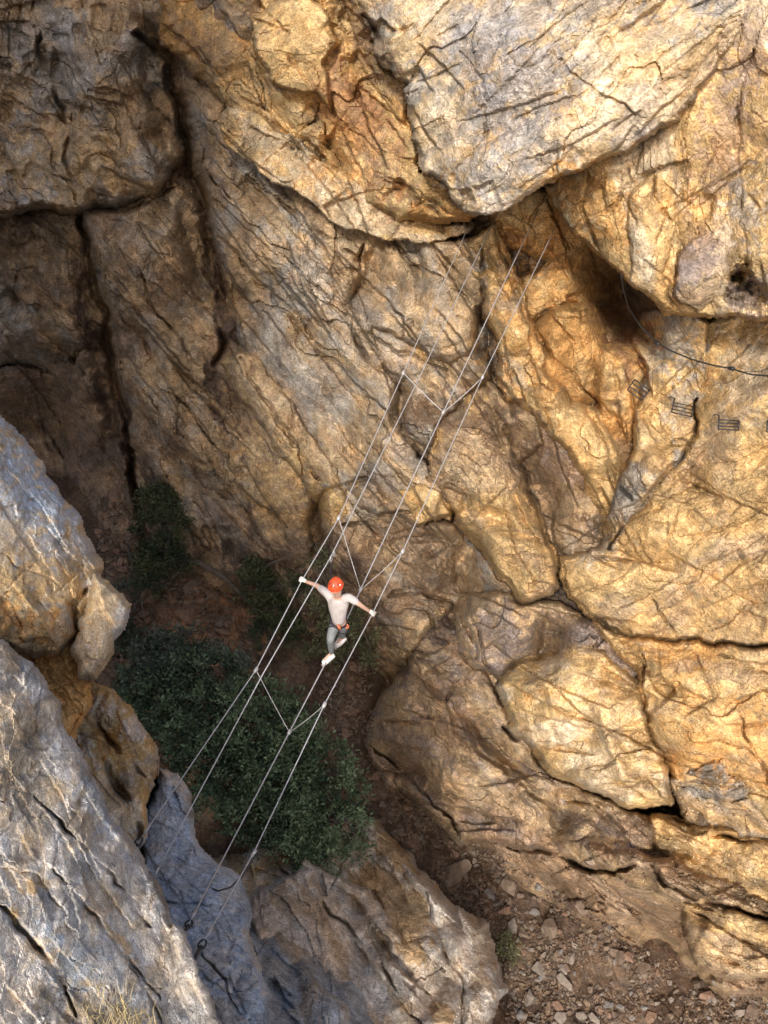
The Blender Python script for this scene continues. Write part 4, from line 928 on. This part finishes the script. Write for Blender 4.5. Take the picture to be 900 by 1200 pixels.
rung_frame(800, 480, 12, 24, 12, 'dark steel foothold on the grey wedge, middle of the three whole ones')
rung_frame(854, 498, 3, 24, 11, 'dark steel foothold on the plain ochre wall, rightmost whole one')
rung_frame(912, 500, 3, 26, 14, 'dark steel foothold cut by the right edge of the picture', False)
ln = [(728,322),(731,340),(737,362),(752,384),(770,402),(786,411),(810,421),(835,428),(857,432),(880,439),(905,441),(960,446)]
tt = [wall_at(x, y, 6) for x, y in ln]
tt = [min(tt[max(i - 1, 0):i + 2]) - .25 for i in range(len(tt))]; tt = [sum(tt[max(i - 1, 0):i + 2]) / len(tt[max(i - 1, 0):i + 2]) for i in range(len(tt))]
pts = [P(x, y, t_) for (x, y), t_ in zip(ln, tt)]
root = empty('safety_line', pts[4], 'black safety line strung along the right wall above the footholds', 'cable')
link_mesh('wire_rope', tube_mesh('wire_rope', pts, .017, 7), BLACKC, root)
for i in (1, 4, 8, 10):
    p = pts[i]; d = P(ln[i][0], ln[i][1], tt[i] + .6) - p; bm = bmesh.new(); tube_mesh('x', [p - d.normalized() * .04, p + d], .024, 7, bm)
    n_ = (pts[i + 1] - pts[i - 1]).normalized(); tube_mesh('x', [p - n_ * .09, p - n_ * .05, p + n_ * .05, p + n_ * .09], [.03, .045, .045, .03], 8, bm)
    bm_link('wall_anchor', bm, DSTEEL, root)

# ------------------------------------------------------------------ the climber
def skin(name, verts, edges, radii, mat, parent, sub=2, root_i=0):
    me = bpy.data.meshes.new(name); me.from_pydata([tuple(v) for v in verts], edges, []); o = bpy.data.objects.new(name, me); COL.objects.link(o)
    m = o.modifiers.new('s', 'SKIN'); m.use_smooth_shade = True
    for i, rr in enumerate(radii):
        sv = me.skin_vertices[0].data[i]; sv.radius = rr if isinstance(rr, tuple) else (rr, rr); sv.use_root = (i == root_i)
    m2 = o.modifiers.new('u', 'SUBSURF'); m2.levels = sub; m2.render_levels = sub
    dg = bpy.context.evaluated_depsgraph_get(); dg.update()
    ev = o.evaluated_get(dg); nm = bpy.data.meshes.new_from_object(ev)
    bpy.data.objects.remove(o); nm.name = name
    return link_mesh(name, nm, mat, parent)
SKINM = simple('skin', (.58, .36, .27), .55, 0, .06, 10); SHIRT = simple('off_white_jersey', (.50, .455, .44), .9, 0, .10, 9, 1.)
LEGM = simple('grey_leggings', (.20, .215, .22), .75, 0, .12, 9, .6); SHOEM = simple('white_shoe', (.80, .76, .74), .6, 0, .05, 20)
HELM = simple('orange_red_helmet', (.80, .10, .035), .3, 0, .03, 10); GLOV = simple('white_glove', (.74, .72, .66), .8, 0, .08, 20)
HARN = simple('black_webbing', (.02, .02, .028), .7, 0, .2, 20); ORNG = simple('orange_gear', (.75, .2, .09), .45, 0, .1, 20); HAIR = simple('dark_blond_hair', (.22, .14, .08), .7, 0, .3, 60)
WHT_M = simple('white_print', (.85, .85, .85), .4, 0, .02, 10)
J = dict(pel=P(397,731,17.60), wai=P(397,722,17.45), che=P(397,709,17.28), nec=P(396,699,17.17), hd0=P(395,693,17.05), hd1=P(393.5,686.5,16.98),
         sl=P(384.5,696,17.30), el=P(371,686,17.50), wl=P(360,682,17.66), sr=P(408,699,17.16), er=P(421,708,17.16), wr=P(431,715,17.32),
         hl=P(391.5,733,17.62), kl=P(387,749,17.48), al=P(388.5,766,17.92), hr=P(402,734,17.66), kr=P(400,741,17.92), ar=P(402,747,18.30))
climber = empty('person', P(392, 757, 18.15), 'climber in orange helmet, off white top and grey leggings balancing on the foot cable', 'person')
def V3(a): return J[a] if isinstance(a, str) else a
hl_h = P(*on(LA, 680)); hr_h = P(*on(LD, 719))
tl = P(379.5, 774, 17.90); trr = P(394, 753.5, 18.22)
names = ['pel','wai','che','nec','hd0','hd1','sl','el','wl','sr','er','wr','hl','kl','al','hr','kr','ar']
vs = [J[n] for n in names] + [hl_h, hr_h, tl, trr]
ed = [(0,1),(1,2),(2,3),(3,4),(4,5),(2,6),(6,7),(7,8),(2,9),(9,10),(10,11),(0,12),(12,13),(13,14),(0,15),(15,16),(16,17),(8,18),(11,19),(14,20),(17,21)]
ra = [.115,.105,.12,.052,.078,.088,.062,.042,.028,.062,.042,.028,.088,.056,.036,.088,.056,.036,.02,.02,.03,.03]
skin('body', vs, ed, ra, SKINM, climber)
Lerp = lambda a, b, f: V3(a).lerp(V3(b), f)
# top
vs = [Lerp('pel','wai',.15), J['wai'], J['che'], Lerp('che','nec',.75), J['sl'], Lerp('sl','el',.85), J['sr'], Lerp('sr','er',.95)]
skin('shirt', vs, [(0,1),(1,2),(2,3),(2,4),(4,5),(2,6),(6,7)], [.130,.122,.142,.075,.078,.058,.078,.060], SHIRT, climber, root_i=2)
vs = [Lerp('pel','wai',.55), J['pel'], J['hl'], Lerp('hl','kl',.5), J['kl'], Lerp('kl','al',.5), Lerp('kl','al',.96), J['hr'], Lerp('hr','kr',.5), J['kr'], Lerp('kr','ar',.5), Lerp('kr','ar',.96)]
skin('leggings', vs, [(0,1),(1,2),(2,3),(3,4),(4,5),(5,6),(1,7),(7,8),(8,9),(9,10),(10,11)], [.112,.128,.105,.086,.066,.060,.043,.105,.086,.066,.060,.043], LEGM, climber, root_i=1)
for ank, toe in (('al', tl), ('ar', trr)):
    A_ = J[ank]; d = (toe - A_); heel = A_ - d * .25 + Vector((0, 0, -.055)); t_ = A_ + d * 1.25 + Vector((0, 0, -.06))
    sh = skin('shoe', [A_, A_ + Vector((0, 0, -.05)), heel, A_ + d * .6 + Vector((0, 0, -.055)), t_], [(0,1),(1,2),(1,3),(3,4)], [.058,.062,.056,.062,.05], SHOEM, climber, root_i=1)
    bm = bmesh.new(); tube_mesh('x', [heel - Vector((0,0,.04)), A_ + d * .6 - Vector((0,0,.10)), t_ - Vector((0,0,.035))], [.03,.036,.028], 8, bm); bm_link('sole', bm, simple('grey_sole', (.45,.42,.4), .8), sh)
# gloved hands closed round the hand cables
def hand(wr, c, line_dir, name='glove'):
    w_, c = V3(wr), c; d = (c - w_).normalized(); ax = line_dir.normalized(); nrm = d.cross(ax).normalized()
    if nrm.z < 0: nrm = -nrm
    palm = c - d * .035 + nrm * .03
    vs = [w_.lerp(palm, .25), palm]; ed = [(0, 1)]; ra = [.033, .036]
    for k, (o_, L_) in enumerate(((-.036, .85), (-.012, 1.0), (.012, .95), (.036, .75))):
        b = palm + ax * o_ + d * .03; i = len(vs)
        vs += [b, b + d * .045 * L_ + nrm * .002, b + d * .055 * L_ - nrm * .035 * L_, b + d * .02 * L_ - nrm * .055 * L_]
        ed += [(1, i), (i, i + 1), (i + 1, i + 2), (i + 2, i + 3)]; ra += [.014, .0115, .0105, .009]
    i = len(vs); b = palm - ax * .036 - nrm * .01
    vs += [b, b - nrm * .03 + d * .012 - ax * .01, b - nrm * .05 + d * .035]; ed += [(1, i), (i, i + 1), (i + 1, i + 2)]; ra += [.015, .013, .010]
    return skin(name, vs, ed, ra, GLOV, climber, 2, 1)
hand('wl', hl_h, P(*on(LA, 690)) - hl_h); hand('wr', hr_h, P(*on(LD, 729)) - hr_h)
# helmet, hair, face
hc = J['hd1'] + Vector((0, 0, .035)); up = (J['hd1'] - J['nec']).normalized(); up = (up + Vector((.03, -.12, .3))).normalized(); fw = Vector((-.25, -.85, -.45)); fw = (fw - up * fw.dot(up)).normalized(); rt = fw.cross(up).normalized()
def local(u_, f_, z_): return hc + (rt * u_ + fw * f_ + up * z_) * .92
bm = bmesh.new(); NR, NS = 12, 28; rows = []
for i in range(NR + 1):
    th = i / NR * math.pi * .54; row = []
    for k in range(NS):
        a = k / NS * 2 * math.pi; rr = math.sin(th); zz = math.cos(th)
        ridge = 1 + .035 * (abs(math.cos(2.5 * a)) > .8) * (0 < i < NR - 1)
        row.append(bm.verts.new(local(.118 * rr * math.cos(a) * ridge, .140 * rr * math.sin(a) * ridge + .01, .120 * zz * ridge)))
    rows.append(row)
for i in range(NR):
    for k in range(NS): 
        if i == 0 and False: pass
        bm.faces.new([rows[i][k], rows[i][(k + 1) % NS], rows[i + 1][(k + 1) % NS], rows[i + 1][k]])
bmesh.ops.remove_doubles(bm, verts=bm.verts, dist=.0005)
helmet = bm_link('helmet', bm, HELM, climber)
md = [local(.122 * math.cos(k / 24 * 2 * math.pi), .146 * math.sin(k / 24 * 2 * math.pi) + .01, -.018) for k in range(25)]
link_mesh('rim', tube_mesh('rim', md, .009, 6), HELM, helmet)
for k in range(4):
    a = R(35 + 37 * k); p0 = local(.1 * math.cos(a), .12 * math.sin(a) + .01, .075); p1 = local(.06 * math.cos(a), .075 * math.sin(a) + .01, .112)
    link_mesh('vent', tube_mesh('vent', [p0, p1], .008, 6), HARN, helmet)
link_mesh('sticker', tube_mesh('sticker', [local(-.088, .055, .072), local(-.105, .02, .056)], .012, 6), WHT_M, helmet)
bm = bmesh.new()
bmesh.ops.create_uvsphere(bm, u_segments=14, v_segments=10, radius=1); bmesh.ops.transform(bm, matrix=Matrix.Translation(local(0, .03, -.06)) @ Matrix(((rt.x * .092, fw.x * .100, up.x * .11, 0), (rt.y * .092, fw.y * .100, up.y * .11, 0), (rt.z * .092, fw.z * .100, up.z * .11, 0), (0, 0, 0, 1))), verts=bm.verts)
face = bm_link('face', bm, SKINM, climber)
link_mesh('nose', tube_mesh('nose', [local(0, .128, -.045), local(0, .150, -.08), local(0, .13, -.088)], [.008, .013, .008], 6), SKINM, face)
for sg in (-1, 1): link_mesh('eye', tube_mesh('eye', [local(sg * .032 - .010, .124, -.045), local(sg * .032 + .010, .124, -.045)], .008, 6), HARN, face)
link_mesh('mouth', tube_mesh('mouth', [local(-.02, .112, -.118), local(0, .117, -.12), local(.02, .112, -.118)], .005, 6), simple('lips', (.5, .2, .17)), face)
link_mesh('hair', tube_mesh('hair', [local(0, -.08, -.04), local(.01, -.13, -.10), local(.02, -.12, -.19), local(.03, -.10, -.26)], [.04, .045, .035, .012], 8), HAIR, climber)
for sg in (-1, 1): link_mesh('chin_strap', tube_mesh('chin_strap', [local(sg * .10, .03, -.03), local(sg * .09, .05, -.09), local(sg * .02, .085, -.145), local(0, .085, -.15)], .007, 6), HARN, helmet)
# harness
bz = (J['wai'] - J['pel']).normalized(); bx_ = (J['hr'] - J['hl']).normalized(); by_ = bz.cross(bx_).normalized(); bc = Lerp('pel', 'wai', .35)
belt = link_mesh('harness', tube_mesh('harness', [bc + bx_ * .138 * math.cos(k / 20 * 2 * math.pi) + by_ * .132 * math.sin(k / 20 * 2 * math.pi) for k in range(21)], .019, 7), HARN, climber)
for h_, k_ in (('hl', 'kl'), ('hr', 'kr')):
    a, b = J[h_], J[k_]; c = a.lerp(b, .3); dz = (b - a).normalized(); e1 = dz.cross(Vector((.3, 1, .2))).normalized(); e2 = dz.cross(e1)
    link_mesh('leg_loop', tube_mesh('leg_loop', [c + e1 * .098 * math.cos(k / 16 * 2 * math.pi) + e2 * .098 * math.sin(k / 16 * 2 * math.pi) for k in range(17)], .012, 6), HARN, belt)
fr = -by_ if (-by_).y < 0 else by_
link_mesh('buckle', tube_mesh('buckle', [bc + fr * .135 + bz * .07 - bx_ * .03, bc + fr * .15 + bz * .03, bc + fr * .15 - bz * .03 + bx_ * .01], [.016, .024, .014], 6), ORNG, belt)
link_mesh('carabiner', tube_mesh('carabiner', [bc + bx_ * .13 + fr * .07 + bz * .02, bc + bx_ * .155 + fr * .07 - bz * .03, bc + bx_ * .13 + fr * .09 - bz * .07, bc + bx_ * .115 + fr * .09 - bz * .02], .014, 6), ORNG, belt)
# safety lanyard from the cable over the shoulder
q0 = P(388, 652, 17.15)
root = empty('safety_lanyard', q0, 'dark safety lanyard running from the carabiner on the second cable down behind the climber', 'lanyard')
link_mesh('strap', tube_mesh('strap', [q0, P(387.5, 664, 17.3), P(388, 680, 17.45), P(393, 705, 17.55), P(396, 722, 17.6)], .012, 6), HARN, root)
dB = (P(*on(LB, 640)) - q0).normalized()
for sg in (0, 1):
    c = q0 + dB * .12 * sg; rg = [c + dB * .035 * math.cos(k / 12 * 2 * math.pi) + Vector((0, 0, -.05 + .06 * math.sin(k / 12 * 2 * math.pi))) for k in range(13)]
    link_mesh('carabiner', tube_mesh('carabiner', rg, .011, 6), STEEL, root)
